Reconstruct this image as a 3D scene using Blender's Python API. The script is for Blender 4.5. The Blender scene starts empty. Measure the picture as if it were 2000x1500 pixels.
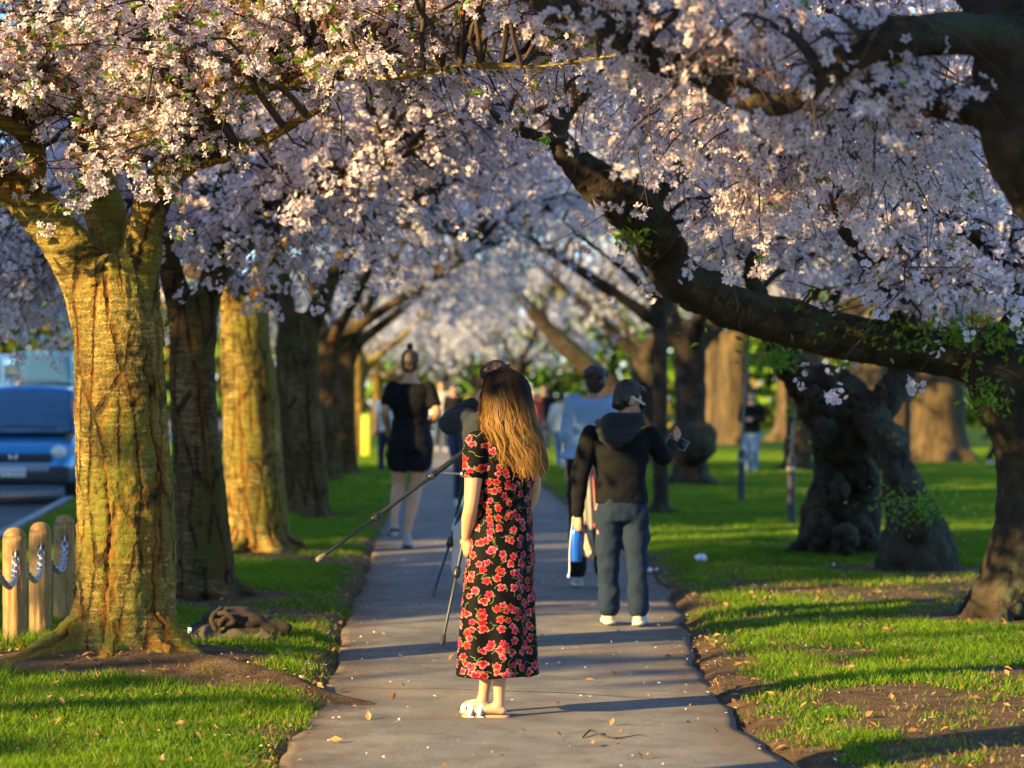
import bpy, math, random
import numpy as np
from mathutils import Vector, Matrix

# ------------------------------------------------------------------ camera, sky, sun, exposure
SC = bpy.context.scene
COL = SC.collection
F, HZ, CAMH = 4722.0, 785.0, 1.47          # focal length and horizon in photograph pixels, lens height
R = math.radians
random.seed(5)
rng = np.random.default_rng(11)

cam_d = bpy.data.cameras.new('camera')
cam = bpy.data.objects.new('camera', cam_d)
COL.objects.link(cam)
cam.location = (0, 0, CAMH)
cam.rotation_euler = (R(90) + math.atan((HZ - 750) / F), 0, 0)
cam_d.sensor_width = 36
cam_d.lens = F / 2000 * 36
cam_d.clip_start = 0.1
cam_d.clip_end = 2000
cam_d.dof.use_dof = True
cam_d.dof.focus_distance = 11.9
cam_d.dof.aperture_fstop = 2.3
SC.camera = cam

SUN_EL = R(18.5)
SUN_AZ = np.array([-0.83, -0.558])          # horizontal direction towards the sun
world = bpy.data.worlds.new('World')
SC.world = world
world.use_nodes = True
wn = world.node_tree.nodes
bg = wn.get('Background') or wn.new('ShaderNodeBackground')
sky = wn.new('ShaderNodeTexSky')
sky.sky_type = 'NISHITA'
sky.sun_disc = False
sky.sun_elevation = SUN_EL
sky.sun_rotation = math.atan2(SUN_AZ[0], SUN_AZ[1]) % (2 * math.pi)
sky.air_density = 1.0
sky.dust_density = 0.0
sky.ozone_density = 6.0
world.node_tree.links.new(sky.outputs[0], bg.inputs[0])
bg.inputs[1].default_value = 0.12

sun_l = bpy.data.lights.new('sun', 'SUN')
sun_l.energy = 5.0
sun_l.angle = R(0.53)
sun_l.color = (1.0, 0.70, 0.28)
sun = bpy.data.objects.new('sun', sun_l)
COL.objects.link(sun)
sdir = Vector((SUN_AZ[0] * math.cos(SUN_EL), SUN_AZ[1] * math.cos(SUN_EL), math.sin(SUN_EL)))
sun.rotation_euler = sdir.to_track_quat('Z', 'Y').to_euler()
sun.location = sdir * 60

SC.view_settings.view_transform = 'Standard'
SC.view_settings.look = 'None'
SC.view_settings.gamma = 1
SC.view_settings.use_curve_mapping = False
SC.view_settings.exposure = 1.74
SC.cycles.max_bounces = 8
SC.cycles.diffuse_bounces = 5
SC.cycles.transmission_bounces = 6
SC.cycles.use_denoising = True

# ------------------------------------------------------------------ helpers
def at(px, py, d):
    return np.array([(px - 1000) * d / F, d, CAMH + (HZ - py) * d / F])

def dist_of(py):                              # distance of flat ground seen at photograph row py
    return CAMH * F / (py - HZ)

def sstep(a, b, x):
    t = np.clip((np.asarray(x, float) - a) / (b - a), 0, 1)
    return t * t * (3 - 2 * t)

def _hash(i, j, k, s=0):
    h = (i.astype(np.int64) * 374761393 + j.astype(np.int64) * 668265263 + k.astype(np.int64) * 2147483647 + s * 974711) & 0xFFFFFFFF
    h = ((h ^ (h >> 13)) * 1274126177) & 0xFFFFFFFF
    h = ((h ^ (h >> 16)) * 2246822519) & 0xFFFFFFFF
    return ((h ^ (h >> 15)) & 0xFFFFFF) / float(0xFFFFFF)

def vnoise(P, s=0):                           # value noise in -1..1
    P = np.asarray(P, float)
    if P.shape[1] == 2:
        P = np.c_[P, np.zeros(len(P))]
    f = np.floor(P)
    t = P - f
    t = t * t * (3 - 2 * t)
    i, j, k = f[:, 0].astype(np.int64), f[:, 1].astype(np.int64), f[:, 2].astype(np.int64)
    out = 0
    for a in (0, 1):
        for b in (0, 1):
            for c in (0, 1):
                w = (t[:, 0] if a else 1 - t[:, 0]) * (t[:, 1] if b else 1 - t[:, 1]) * (t[:, 2] if c else 1 - t[:, 2])
                out = out + w * _hash(i + a, j + b, k + c, s)
    return out * 2 - 1

def fbm(P, o=3, s=0):
    out, amp, tot = 0, 1.0, 0
    P = np.asarray(P, float)
    for n in range(o):
        out = out + amp * vnoise(P * 2 ** n, s + n * 7)
        tot += amp
        amp *= .5
    return out / tot

def unit(v):
    v = np.asarray(v, float)
    return v / (np.linalg.norm(v, axis=-1, keepdims=True) + 1e-12)

def new_mesh(name, V, F_, smooth=True, col=None, uv=None, fmat=None):
    """F_: list of int arrays (n,3) or (n,4)."""
    if not isinstance(F_, (list, tuple)):
        F_ = [F_]
    F_ = [np.asarray(f, np.int32) for f in F_ if len(f)]
    me = bpy.data.meshes.new(name)
    V = np.asarray(V, np.float32)
    me.vertices.add(len(V))
    me.vertices.foreach_set('co', V.ravel())
    nl = sum(f.size for f in F_)
    npoly = sum(len(f) for f in F_)
    me.loops.add(nl)
    me.loops.foreach_set('vertex_index', np.concatenate([f.ravel() for f in F_]))
    me.polygons.add(npoly)
    tot = np.concatenate([np.full(len(f), f.shape[1], np.int32) for f in F_])
    start = np.concatenate([[0], np.cumsum(tot)[:-1]]).astype(np.int32)
    me.polygons.foreach_set('loop_start', start)
    me.polygons.foreach_set('loop_total', tot)
    if fmat is not None:
        me.polygons.foreach_set('material_index', np.asarray(fmat, np.int32))
    me.update(calc_edges=True)
    me.polygons.foreach_set('use_smooth', np.full(npoly, bool(smooth)))
    if col is not None:
        a = me.color_attributes.new('col', 'FLOAT_COLOR', 'POINT')
        c = np.ones((len(V), 4), np.float32)
        c[:, :col.shape[1]] = col
        a.data.foreach_set('color', c.ravel())
    if uv is not None:
        l = me.uv_layers.new(name='UVMap')
        idx = np.concatenate([f.ravel() for f in F_])
        l.data.foreach_set('uv', np.asarray(uv, np.float32)[idx].ravel())
    return me

def obj(name, me, mat=None, parent=None, loc=(0, 0, 0), **props):
    o = bpy.data.objects.new(name, me)
    COL.objects.link(o)
    if mat is not None and me is not None:
        for m in (mat if isinstance(mat, (list, tuple)) else [mat]):
            if not me.materials or m.name not in me.materials:
                me.materials.append(m)
    o.location = loc
    if parent is not None:
        o.parent = parent
    for k, v in props.items():
        o[k] = v
    return o

def thing(name, label, cat, loc, group=None):
    o = obj(name, None, loc=tuple(loc), label=label, category=cat)
    o.empty_display_size = .2
    if group:
        o['group'] = group
    return o

def part(name, V, F_, mat, parent, **kw):
    """V in world coordinates unless local=True"""
    local = kw.pop('local', False)
    props = {k: kw.pop(k) for k in ('kind', 'label') if k in kw}
    V = np.asarray(V, float)
    if not local and parent is not None:
        p = parent
        while p is not None:
            V = V - np.array(p.location)
            p = p.parent
    return obj(name, new_mesh(name, V, F_, **kw), mat, parent, **props)

def merge(*lst):
    """join (V, F) pairs; F a list of arrays"""
    Vs, tri, quad, n = [], [], [], 0
    for V, Fs in lst:
        for f in (Fs if isinstance(Fs, (list, tuple)) else [Fs]):
            f = np.asarray(f, np.int64)
            if f.size == 0:
                continue
            (tri if f.shape[1] == 3 else quad).append(f + n)
        Vs.append(np.asarray(V, float))
        n += len(V)
    Fs = []
    if quad:
        Fs.append(np.concatenate(quad))
    if tri:
        Fs.append(np.concatenate(tri))
    return np.concatenate(Vs), Fs

def catmull(P, R_, step):
    P = np.asarray(P, float)
    R_ = np.asarray(R_, float)
    if len(P) < 3:
        n = max(2, int(np.linalg.norm(P[-1] - P[0]) / step) + 1)
        t = np.linspace(0, 1, n)[:, None]
        return P[0] * (1 - t) + P[-1] * t, R_[0] * (1 - t[:, 0]) + R_[-1] * t[:, 0]
    A = np.vstack([2 * P[0] - P[1], P, 2 * P[-1] - P[-2]])
    outP, outR = [], []
    for i in range(len(P) - 1):
        p0, p1, p2, p3 = A[i:i + 4]
        n = max(2, int(np.linalg.norm(p2 - p1) / step) + 1)
        t = np.linspace(0, 1, n, endpoint=(i == len(P) - 2))[:, None]
        outP.append(.5 * ((2 * p1) + (-p0 + p2) * t + (2 * p0 - 5 * p1 + 4 * p2 - p3) * t ** 2 + (-p0 + 3 * p1 - 3 * p2 + p3) * t ** 3))
        tt = t[:, 0] * t[:, 0] * (3 - 2 * t[:, 0])
        outR.append(R_[i] * (1 - tt) + R_[i + 1] * tt)
    return np.concatenate(outP), np.concatenate(outR)

def frames(P):
    T = np.gradient(P, axis=0)
    T = unit(T)
    ref = np.array([0, 0, 1.0]) if abs(T[0, 2]) < .9 else np.array([1.0, 0, 0])
    N = np.zeros_like(P)
    n = np.cross(T[0], ref)
    for i in range(len(P)):
        n = n - T[i] * np.dot(n, T[i])
        n = n / (np.linalg.norm(n) + 1e-9)
        N[i] = n
    return T, N, np.cross(T, N)

def ring_faces(m, n, cap0=True, cap1=True, off=0):
    i = np.arange(m - 1)[:, None] * n
    j = np.arange(n)[None, :]
    k = (j + 1) % n
    q = np.stack([i + j, i + k, i + n + k, i + n + j], -1).reshape(-1, 4) + off
    return q

def tube(P, R_, n=12, step=None, squash=None, round_end=True):
    """closed tube along P; squash=(axis vector, factor) flattens the section along an axis"""
    P = np.asarray(P, float)
    R_ = np.broadcast_to(np.asarray(R_, float), (len(P),)).copy()
    if step:
        P, R_ = catmull(P, R_, step)
    T, N, B = frames(P)
    if round_end:
        P = np.vstack([P[0] - T[0] * R_[0] * .8, P[0] - T[0] * R_[0] * .5, P, P[-1] + T[-1] * R_[-1] * .5, P[-1] + T[-1] * R_[-1] * .8])
        R_ = np.concatenate([[R_[0] * .45, R_[0] * .85], R_, [R_[-1] * .85, R_[-1] * .45]])
        N = np.vstack([N[:1], N[:1], N, N[-1:], N[-1:]])
        B = np.vstack([B[:1], B[:1], B, B[-1:], B[-1:]])
    a = np.linspace(0, 2 * np.pi, n, endpoint=False)
    off = N[:, None, :] * np.cos(a)[None, :, None] + B[:, None, :] * np.sin(a)[None, :, None]
    off = off * R_[:, None, None]
    if squash is not None:
        ax = unit(np.asarray(squash[0], float))
        off = off - ax * (off @ ax)[..., None] * (1 - squash[1])
    V = (P[:, None, :] + off).reshape(-1, 3)
    m = len(P)
    q = ring_faces(m, n)
    V = np.vstack([V, P[0], P[-1]])
    j = np.arange(n)
    k = (j + 1) % n
    c0 = np.stack([np.full(n, m * n), k, j], -1)
    c1 = np.stack([np.full(n, m * n + 1), (m - 1) * n + j, (m - 1) * n + k], -1)
    return V, [q, np.vstack([c0, c1])]

def loft(rings, close=True):
    """rings: (m, n, 3)"""
    rings = np.asarray(rings, float)
    m, n, _ = rings.shape
    V = rings.reshape(-1, 3)
    q = ring_faces(m, n)
    if not close:
        return V, [q]
    V = np.vstack([V, rings[0].mean(0), rings[-1].mean(0)])
    j = np.arange(n)
    k = (j + 1) % n
    return V, [q, np.vstack([np.stack([np.full(n, m * n), k, j], -1), np.stack([np.full(n, m * n + 1), (m - 1) * n + j, (m - 1) * n + k], -1)])]

def ell_rings(spec, n=24, power=2.0):
    """spec rows: centre(3), lateral vector(3), depth vector(3)"""
    a = np.linspace(0, 2 * np.pi, n, endpoint=False)
    c, s = np.cos(a), np.sin(a)
    if power != 2.0:
        e = 2 / power
        c, s = np.sign(c) * np.abs(c) ** e, np.sign(s) * np.abs(s) ** e
    return np.array([np.asarray(C)[None] + np.asarray(A)[None] * c[:, None] + np.asarray(B)[None] * s[:, None] for C, A, B in spec])

def ellipsoid(c, r, rot=None, n=16, m=10):
    th = np.linspace(0.001, np.pi - .001, m)
    a = np.linspace(0, 2 * np.pi, n, endpoint=False)
    V = np.stack([np.sin(th)[:, None] * np.cos(a)[None], np.sin(th)[:, None] * np.sin(a)[None], -np.cos(th)[:, None] * np.ones(n)[None]], -1)
    V = V * np.asarray(r, float)
    if rot is not None:
        V = V @ np.asarray(rot).T
    return loft(V + np.asarray(c, float))

def box(c, s, rot=None):
    s = np.asarray(s, float) / 2
    V = np.array([[x, y, z] for x in (-1, 1) for y in (-1, 1) for z in (-1, 1)], float) * s
    if rot is not None:
        V = V @ np.asarray(rot).T
    V = V + np.asarray(c, float)
    Q = np.array([[0, 1, 3, 2], [4, 6, 7, 5], [0, 4, 5, 1], [2, 3, 7, 6], [0, 2, 6, 4], [1, 5, 7, 3]])
    return V, [Q]

def rbox(c, s, b, rot=None, seg=2):
    """rounded box by bmesh bevel"""
    import bmesh
    bm = bmesh.new()
    bmesh.ops.create_cube(bm, size=1)
    for v in bm.verts:
        v.co = Vector((v.co.x * s[0], v.co.y * s[1], v.co.z * s[2]))
    bmesh.ops.bevel(bm, geom=bm.edges[:], offset=b, segments=seg, affect='EDGES', profile=.6)
    bmesh.ops.triangulate(bm, faces=bm.faces[:])
    bm.verts.index_update()
    V = np.array([v.co[:] for v in bm.verts])
    T = np.array([[v.index for v in f.verts] for f in bm.faces])
    bm.free()
    if rot is not None:
        V = V @ np.asarray(rot).T
    return V + np.asarray(c, float), [T]

def rotz(a):
    c, s = math.cos(a), math.sin(a)
    return np.array([[c, -s, 0], [s, c, 0], [0, 0, 1.0]])

def remesh(shapes, voxel, smooth=6, fac=.5):
    """union of closed shapes as one continuous skin -> V, F(quads), normals"""
    V, Fs = merge(*shapes)
    me = new_mesh('tmp', V, Fs)
    o = bpy.data.objects.new('tmp', me)
    COL.objects.link(o)
    m = o.modifiers.new('r', 'REMESH')
    m.mode = 'VOXEL'
    m.voxel_size = voxel
    if smooth:
        s = o.modifiers.new('s', 'SMOOTH')
        s.factor = fac
        s.iterations = smooth
    dg = bpy.context.evaluated_depsgraph_get()
    ev = o.evaluated_get(dg)
    e = ev.to_mesh()
    n = len(e.vertices)
    Vo = np.empty(n * 3, np.float32)
    e.vertices.foreach_get('co', Vo)
    No = np.empty(n * 3, np.float32)
    e.vertices.foreach_get('normal', No)
    npol = len(e.polygons)
    lt = np.empty(npol, np.int32)
    e.polygons.foreach_get('loop_total', lt)
    li = np.empty(len(e.loops), np.int32)
    e.loops.foreach_get('vertex_index', li)
    ev.to_mesh_clear()
    bpy.data.objects.remove(o)
    bpy.data.meshes.remove(me)
    st = np.concatenate([[0], np.cumsum(lt)[:-1]])
    q = st[lt == 4]
    t = st[lt == 3]
    Fo = []
    if len(q):
        Fo.append(li[q[:, None] + np.arange(4)])
    if len(t):
        Fo.append(li[t[:, None] + np.arange(3)])
    return Vo.reshape(-1, 3).astype(float), Fo, No.reshape(-1, 3).astype(float)

# ------------------------------------------------------------------ materials
class Mat:
    def __init__(s, name):
        s.m = bpy.data.materials.new(name)
        s.m.use_nodes = True
        s.t = s.m.node_tree
        s.t.nodes.clear()
        s.out = s.t.nodes.new('ShaderNodeOutputMaterial')
    def n(s, kind, ins=None, **attrs):
        nd = s.t.nodes.new('ShaderNode' + kind)
        for k, v in attrs.items():
            setattr(nd, k, v)
        for k, v in (ins or {}).items():
            sock = nd.inputs[k]
            if isinstance(v, bpy.types.NodeSocket):
                s.t.links.new(v, sock)
            elif isinstance(v, bpy.types.Node):
                s.t.links.new(v.outputs[0], sock)
            else:
                if hasattr(sock.default_value, '__len__') and len(sock.default_value) == 4 and len(v) == 3:
                    v = (*v, 1)
                sock.default_value = v
        return nd
    def math(s, op, a, b=0.0, c=None):
        ins = {0: a, 1: b}
        if c is not None:
            ins[2] = c
        return s.n('Math', ins, operation=op).outputs[0]
    def mix(s, f, a, b):
        nd = s.n('Mix', {0: f, 6: a, 7: b}, data_type='RGBA')
        return nd.outputs[2]
    def noise(s, scale, detail=3, vec=None, rough=.55, dim='3D', dist=0.0):
        ins = {'Scale': scale, 'Detail': detail, 'Roughness': rough, 'Distortion': dist}
        if vec is not None:
            ins['Vector'] = vec
        return s.n('TexNoise', ins, noise_dimensions=dim).outputs[0]
    def ramp(s, f, stops):
        nd = s.n('ValToRGB', {0: f})
        e = nd.color_ramp.elements
        while len(e) < len(stops):
            e.new(.5)
        for i, (p, c) in enumerate(stops):
            e[i].position = p
            c = (c, c, c) if isinstance(c, (int, float)) else c
            e[i].color = (*c, 1)
        return nd.outputs[0]
    def coord(s, scale=None):
        o = s.n('TexCoord').outputs['Object']
        if scale is not None:
            o = s.n('Mapping', {'Vector': o, 'Scale': scale}).outputs[0]
        return o
    def bump(s, h, strength=.4, dist=.01):
        return s.n('Bump', {'Height': h, 'Strength': strength, 'Distance': dist}).outputs[0]
    def bsdf(s, col, rough=.6, **kw):
        ins = {'Base Color': col, 'Roughness': rough}
        ins.update(kw)
        b = s.n('BsdfPrincipled', ins)
        return b.outputs[0]
    def end(s, sh):
        s.t.links.new(sh, s.out.inputs[0])
        return s.m

def simple(name, col, rough=.6, var=.18, scale=12, bump=0.0, bscale=60, **kw):
    M = Mat(name)
    c = M.coord()
    n = M.noise(scale, 4, c)
    col = np.array(col)
    cc = M.mix(n, tuple(col * (1 - var)), tuple(np.minimum(col * (1 + var), 1)))
    ins = dict(kw)
    if bump:
        ins['Normal'] = M.bump(M.noise(bscale, 3, c), bump, .004)
    return M.end(M.bsdf(cc, rough, **ins))
# ------------------------------------------------------------------ ground, path, road
_lp = [(1620, 500), (1500, 548), (1440, 580), (1390, 618), (1340, 640), (1290, 650), (1240, 662), (1190, 692), (1130, 712), (1080, 724), (1020, 748), (960, 790), (915, 822), (880, 842), (860, 850), (845, 856)]
_rp = [(1620, 1690), (1500, 1560), (1450, 1488), (1400, 1432), (1350, 1398), (1300, 1368), (1250, 1348), (1200, 1328), (1150, 1306), (1100, 1258), (1050, 1190), (1000, 1128), (960, 1075), (915, 990), (880, 920), (860, 890), (845, 872)]
_ly = np.array([dist_of(p[0]) for p in _lp]); _lx = np.array([(p[1] - 1000) * d / F for p, d in zip(_lp, _ly)])
_ry = np.array([dist_of(p[0]) for p in _rp]); _rx = np.array([(p[1] - 1000) * d / F for p, d in zip(_rp, _ry)])
def xL(y): return np.interp(y, _ly, _lx)
def xR(y): return np.interp(y, _ry, _rx)
def xK(y):                                    # kerb line of the road
    return np.interp(y, [0, 18, 25, 36, 60, 100, 200], [-4.7, -4.85, -5.35, -6.55, -8.6, -11.5, -18])

T1X, T1Y = gT = ((237 - 1000) * 13.2 / F, 13.25)
_mound = [np.array([-1.75, 12.95]), np.array([-1.2, 12.35]), np.array([-.72, 11.75]), np.array([-.45, 11.45])]
TREE_SPOTS = [(T1X, T1Y), (-2.25, 17.7), (-2.46, 23.2), (-2.58, 30), (-3.3, 43.5), (-3.1, 48), (3.38, 16.2), (3.35, 20.7), (3.3, 24.2), (3.2, 42)]

def seg_d(x, y, a, b):
    ab = b - a
    t = np.clip(((x - a[0]) * ab[0] + (y - a[1]) * ab[1]) / (ab @ ab), 0, 1)
    return np.hypot(x - a[0] - ab[0] * t, y - a[1] - ab[1] * t), t

def elev(x, y):                               # the street side climbs gently in the distance
    return .03 * np.clip(y - 40, 0, 18) * sstep(1.8, -.6, x - xK(y))

def mound(x, y):
    h = np.zeros_like(x)
    hs = [.10, .075, .045, .0]
    for i in range(3):
        d, t = seg_d(x, y, _mound[i], _mound[i + 1])
        w = .17 - .02 * i
        h = np.maximum(h, (hs[i] * (1 - t) + hs[i + 1] * t) * np.exp(-(d / w) ** 2))
    h = np.maximum(h, .13 * np.exp(-(np.hypot((x - T1X) / 1.15, y - T1Y + .05) / .62) ** 2))
    return h

def ground_z(x, y):
    x = np.asarray(x, float); y = np.asarray(y, float)
    P = np.c_[x.ravel(), y.ravel()]
    nz = (fbm(P * .9, 3, 3) * .018 + fbm(P * 4, 2, 5) * .006).reshape(x.shape)
    wob = (fbm(P * 1.7, 2, 9) * .09 + fbm(P * 6, 2, 19) * .03).reshape(x.shape)
    inside = np.minimum(x - xL(y), xR(y) - x) + wob
    out = sstep(.06, -.10, inside)
    z = -.03 + out * (.05 + nz) + out * .02 * sstep(-.1, -.6, inside)
    z = z + mound(x, y) + elev(x, y)
    road = sstep(0, -.12, x - xK(y))
    return np.where(road > 0, z * (1 - road) + road * (-.2 + elev(x, y)), z)

def grass_amount(x, y):
    """0 bare earth .. 1 full turf"""
    x = np.asarray(x, float); y = np.asarray(y, float)
    P = np.c_[x.ravel(), y.ravel()]
    n1 = fbm(P * 1.1, 3, 31).reshape(x.shape)
    n2 = fbm(P * 4.5, 3, 37).reshape(x.shape)
    dl = xL(y) - x
    dr = x - xR(y)
    edge = np.maximum(dl, dr)
    vergew = np.where(dl > dr, .06, .13)
    g = sstep(vergew - .16, vergew + .2, edge + n1 * .30 + n2 * .22)
    # thin worn turf under the trees on the far side of the path
    rs = sstep(0, .6, dr) * sstep(24, 17, y)
    g = g * (1 - .9 * rs * sstep(-.22, .42, n1 * 1.15 + n2 * .85 + .12))
    band = np.exp(-((y - 18.9 + .25 * x) / 1.1) ** 2) * sstep(1.2, 2.4, x) * .7
    g = g * (1 - band)
    for (tx, ty) in TREE_SPOTS:
        r = np.hypot((x - tx) / 1.25, y - ty)
        g = g * sstep(.35, .85, r + n2 * .2)
    m = mound(x, y)
    g = g * sstep(.055, .02, m + n2 * .012)
    # dry band in front of the first trunk and gaps between the row's trunks
    d, t = seg_d(x, y, np.array([-3.4, 13.0]), np.array([-1.2, 12.25]))
    g = g * sstep(.0, .30, d + n2 * .28)
    d, t = seg_d(x, y, np.array([-2.2, 17.1]), np.array([-.9, 15.9]))
    g = g * (1 - .8 * sstep(.4, .1, d + n2 * .15))
    d, t = seg_d(x, y, np.array([-2.6, 22.6]), np.array([-1.2, 21.5]))
    g = g * (1 - .8 * sstep(.55, .15, d + n2 * .2))
    g = g * sstep(0, .3, x - xK(y))
    return np.clip(g, 0, 1)

def grid_axis(lo, hi, step):
    return np.arange(lo, hi + step * .5, step)

xs = np.concatenate([-np.geomspace(7.0, 900, 26)[::-1], grid_axis(-6.95, -4.4, .12), grid_axis(-4.35, 5.6, .055), grid_axis(5.7, 12, .3), np.geomspace(12.6, 900, 24)])
ys = np.concatenate([-np.geomspace(1, 300, 12)[::-1], grid_axis(0, 8.6, .4), 9 * np.exp(np.arange(0, 1.75, .0065)), np.geomspace(52.5, 1500, 46)])
X, Y = np.meshgrid(xs, ys)
Z = ground_z(X, Y)
gm = grass_amount(X, Y)
m_, n_ = X.shape
i = np.arange(m_ - 1)[:, None] * n_
j = np.arange(n_ - 1)[None]
Q = np.stack([i + j, i + j + 1, i + n_ + j + 1, i + n_ + j], -1).reshape(-1, 4)

M = Mat('turf_and_earth')
c = M.coord()
a = M.n('Attribute', attribute_name='col')
sepn = M.n('SeparateColor', {0: a.outputs['Color']})
earth = M.ramp(M.noise(9, 6, c), [(.25, (.04, .026, .015)), (.5, (.085, .058, .034)), (.75, (.14, .098, .06))])
crumbs = M.ramp(M.noise(140, 2, c), [(.35, (.30, .2, .11)), (.48, (.5, .5, .5)), (.62, (.75, .7, .6))])
earth = M.n('Mix', {0: .5, 6: earth, 7: crumbs}, data_type='RGBA', blend_type='MULTIPLY').outputs[2]
earth = M.n('Mix', {0: 1.0, 6: earth, 7: (1.7, 1.65, 1.6, 1)}, data_type='RGBA', blend_type='MULTIPLY').outputs[2]
turf = M.ramp(M.noise(3.2, 5, c), [(.3, (.022, .065, .006)), (.55, (.045, .10, .008)), (.75, (.09, .12, .012))])
fac = M.ramp(M.math('ADD', sepn.outputs[0], M.math('MULTIPLY', M.math('SUBTRACT', M.noise(38, 3, c), .5), .9)), [(.35, 0.0), (.62, 1.0)])
M.end(M.bsdf(M.mix(fac, earth, turf), .95, Normal=M.bump(M.noise(70, 4, c), .9, .02), **{'Specular IOR Level': .1}))
MAT_GROUND = M.m
obj('ground', new_mesh('ground', np.c_[X.ravel(), Y.ravel(), Z.ravel()], Q, col=gm.reshape(-1, 1).repeat(3, 1)), MAT_GROUND, kind='structure')

# path
py_ = np.concatenate([grid_axis(-3, 9, .5), 9.2 * np.exp(np.arange(0, 1.9, .011)), np.linspace(63, 120, 24)])
nc = 22
u = np.concatenate([[0, .006], np.linspace(.03, .97, nc - 4), [.994, 1]])
eL = fbm(np.c_[np.zeros(len(py_)), py_ * 2.1], 3, 61) * .06
eR = fbm(np.c_[np.ones(len(py_)) * 9, py_ * 2.1], 3, 63) * .07
PX = (xL(py_) + eL)[:, None] * (1 - u) + (xR(py_) + eR)[:, None] * u
PY = np.repeat(py_[:, None], nc, 1)
PZ = .004 + .012 * np.sin(u * np.pi)[None] + fbm(np.c_[PX.ravel(), PY.ravel()] * .8, 2, 71).reshape(PX.shape) * .004
PZ[:, 0] = -.04; PZ[:, -1] = -.04
PZ = PZ - .004 - .012 * 0
i = np.arange(len(py_) - 1)[:, None] * nc
j = np.arange(nc - 1)[None]
Q = np.stack([i + j, i + j + 1, i + nc + j + 1, i + nc + j], -1).reshape(-1, 4)
M = Mat('worn_asphalt')
c = M.coord()
agg = M.ramp(M.noise(170, 3, c), [(.3, .55), (.5, 1.0), (.72, 1.5)])
patchy = M.ramp(M.noise(4.5, 6, c, .65), [(.32, .72), (.5, 1.0), (.68, 1.2)])
base = M.ramp(M.noise(1.3, 6, c), [(.28, (.115, .113, .108)), (.5, (.178, .168, .148)), (.75, (.26, .232, .18))])
base = M.n('Mix', {0: 1.0, 6: base, 7: agg}, data_type='RGBA', blend_type='MULTIPLY').outputs[2]
base = M.n('Mix', {0: 1.0, 6: base, 7: patchy}, data_type='RGBA', blend_type='MULTIPLY').outputs[2]
# one thin crack running across the path and fine random ones
sp = M.n('SeparateXYZ', {0: c})
wv = M.math('MULTIPLY', M.math('SUBTRACT', M.noise(2.2, 4, c), .5), .18)
ln = M.math('ABSOLUTE', M.math('SUBTRACT', M.math('ADD', sp.outputs[1], wv), M.math('ADD', 12.18, M.math('MULTIPLY', sp.outputs[0], -.32))))
cr = M.math('LESS_THAN', ln, .012)
base = M.mix(cr, base, (.03, .028, .025))
dirt = M.ramp(M.noise(.55, 5, c), [(.5, 0.0), (.72, .55)])
base = M.mix(dirt, base, (.21, .155, .095))
ed = M.n('SeparateColor', {0: M.n('Attribute', attribute_name='col').outputs['Color']}).outputs[0]
film = M.ramp(M.math('ADD', ed, M.math('MULTIPLY', M.math('SUBTRACT', M.noise(5.5, 6, c, .65), .5), .9)), [(.02, .9), (.30, 0.0)])
base = M.mix(M.math('MULTIPLY', film, .85), base, M.mix(M.noise(60, 3, c), (.07, .046, .024), (.20, .135, .075)))
M.end(M.bsdf(base, .85, Normal=M.bump(M.noise(160, 3, c), .55, .006), **{'Specular IOR Level': .3}))
obj('path', new_mesh('path', np.c_[PX.ravel(), PY.ravel(), PZ.ravel()], Q, col=(np.minimum(u, 1 - u)[None] * (xR(py_) - xL(py_))[:, None]).reshape(-1, 1).repeat(3, 1)), M.m, kind='structure')

# road, kerb and markings
ry = np.concatenate([grid_axis(-60, 60, 2), grid_axis(65, 260, 5)])
ru = np.array([0, -2, -4, -6, -8, -10.0])
RX = (xK(ry) - .13)[:, None] + ru[None]
RY = np.repeat(ry[:, None], len(ru), 1)
RZ = -.07 + elev(RX, RY)
nr = len(ru)
i = np.arange(len(ry) - 1)[:, None] * nr
j = np.arange(nr - 1)[None]
Q = np.stack([i + j + 1, i + j, i + nr + j, i + nr + j + 1], -1).reshape(-1, 4)
M = Mat('road_asphalt')
c = M.coord()
base = M.ramp(M.noise(.9, 5, c), [(.3, (.05, .052, .055)), (.7, (.085, .085, .085))])
M.end(M.bsdf(base, .8, Normal=M.bump(M.noise(120, 3, c), .4, .005)))
obj('road', new_mesh('road', np.c_[RX.ravel(), RY.ravel(), RZ.ravel()], Q), M.m, kind='structure')

def strip(xo, ya, yb, w, z):
    yy = np.linspace(ya, yb, max(2, int((yb - ya) / 1.5) + 1))
    x0 = xK(yy) + xo
    V = np.concatenate([np.c_[x0, yy, z + elev(x0, yy)], np.c_[x0 + w, yy, z + elev(x0 + w, yy)]])
    k = len(yy)
    a = np.arange(k - 1)
    return V, [np.stack([a, a + k, a + k + 1, a + 1], -1)]
MAT_PAINT = simple('road_paint', (.7, .7, .68), .7, .1, 20)
o = part('road_marking', *strip(-2.3, 22, 31.0, .12, -.064), MAT_PAINT, None)
o['kind'] = 'structure'
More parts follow.
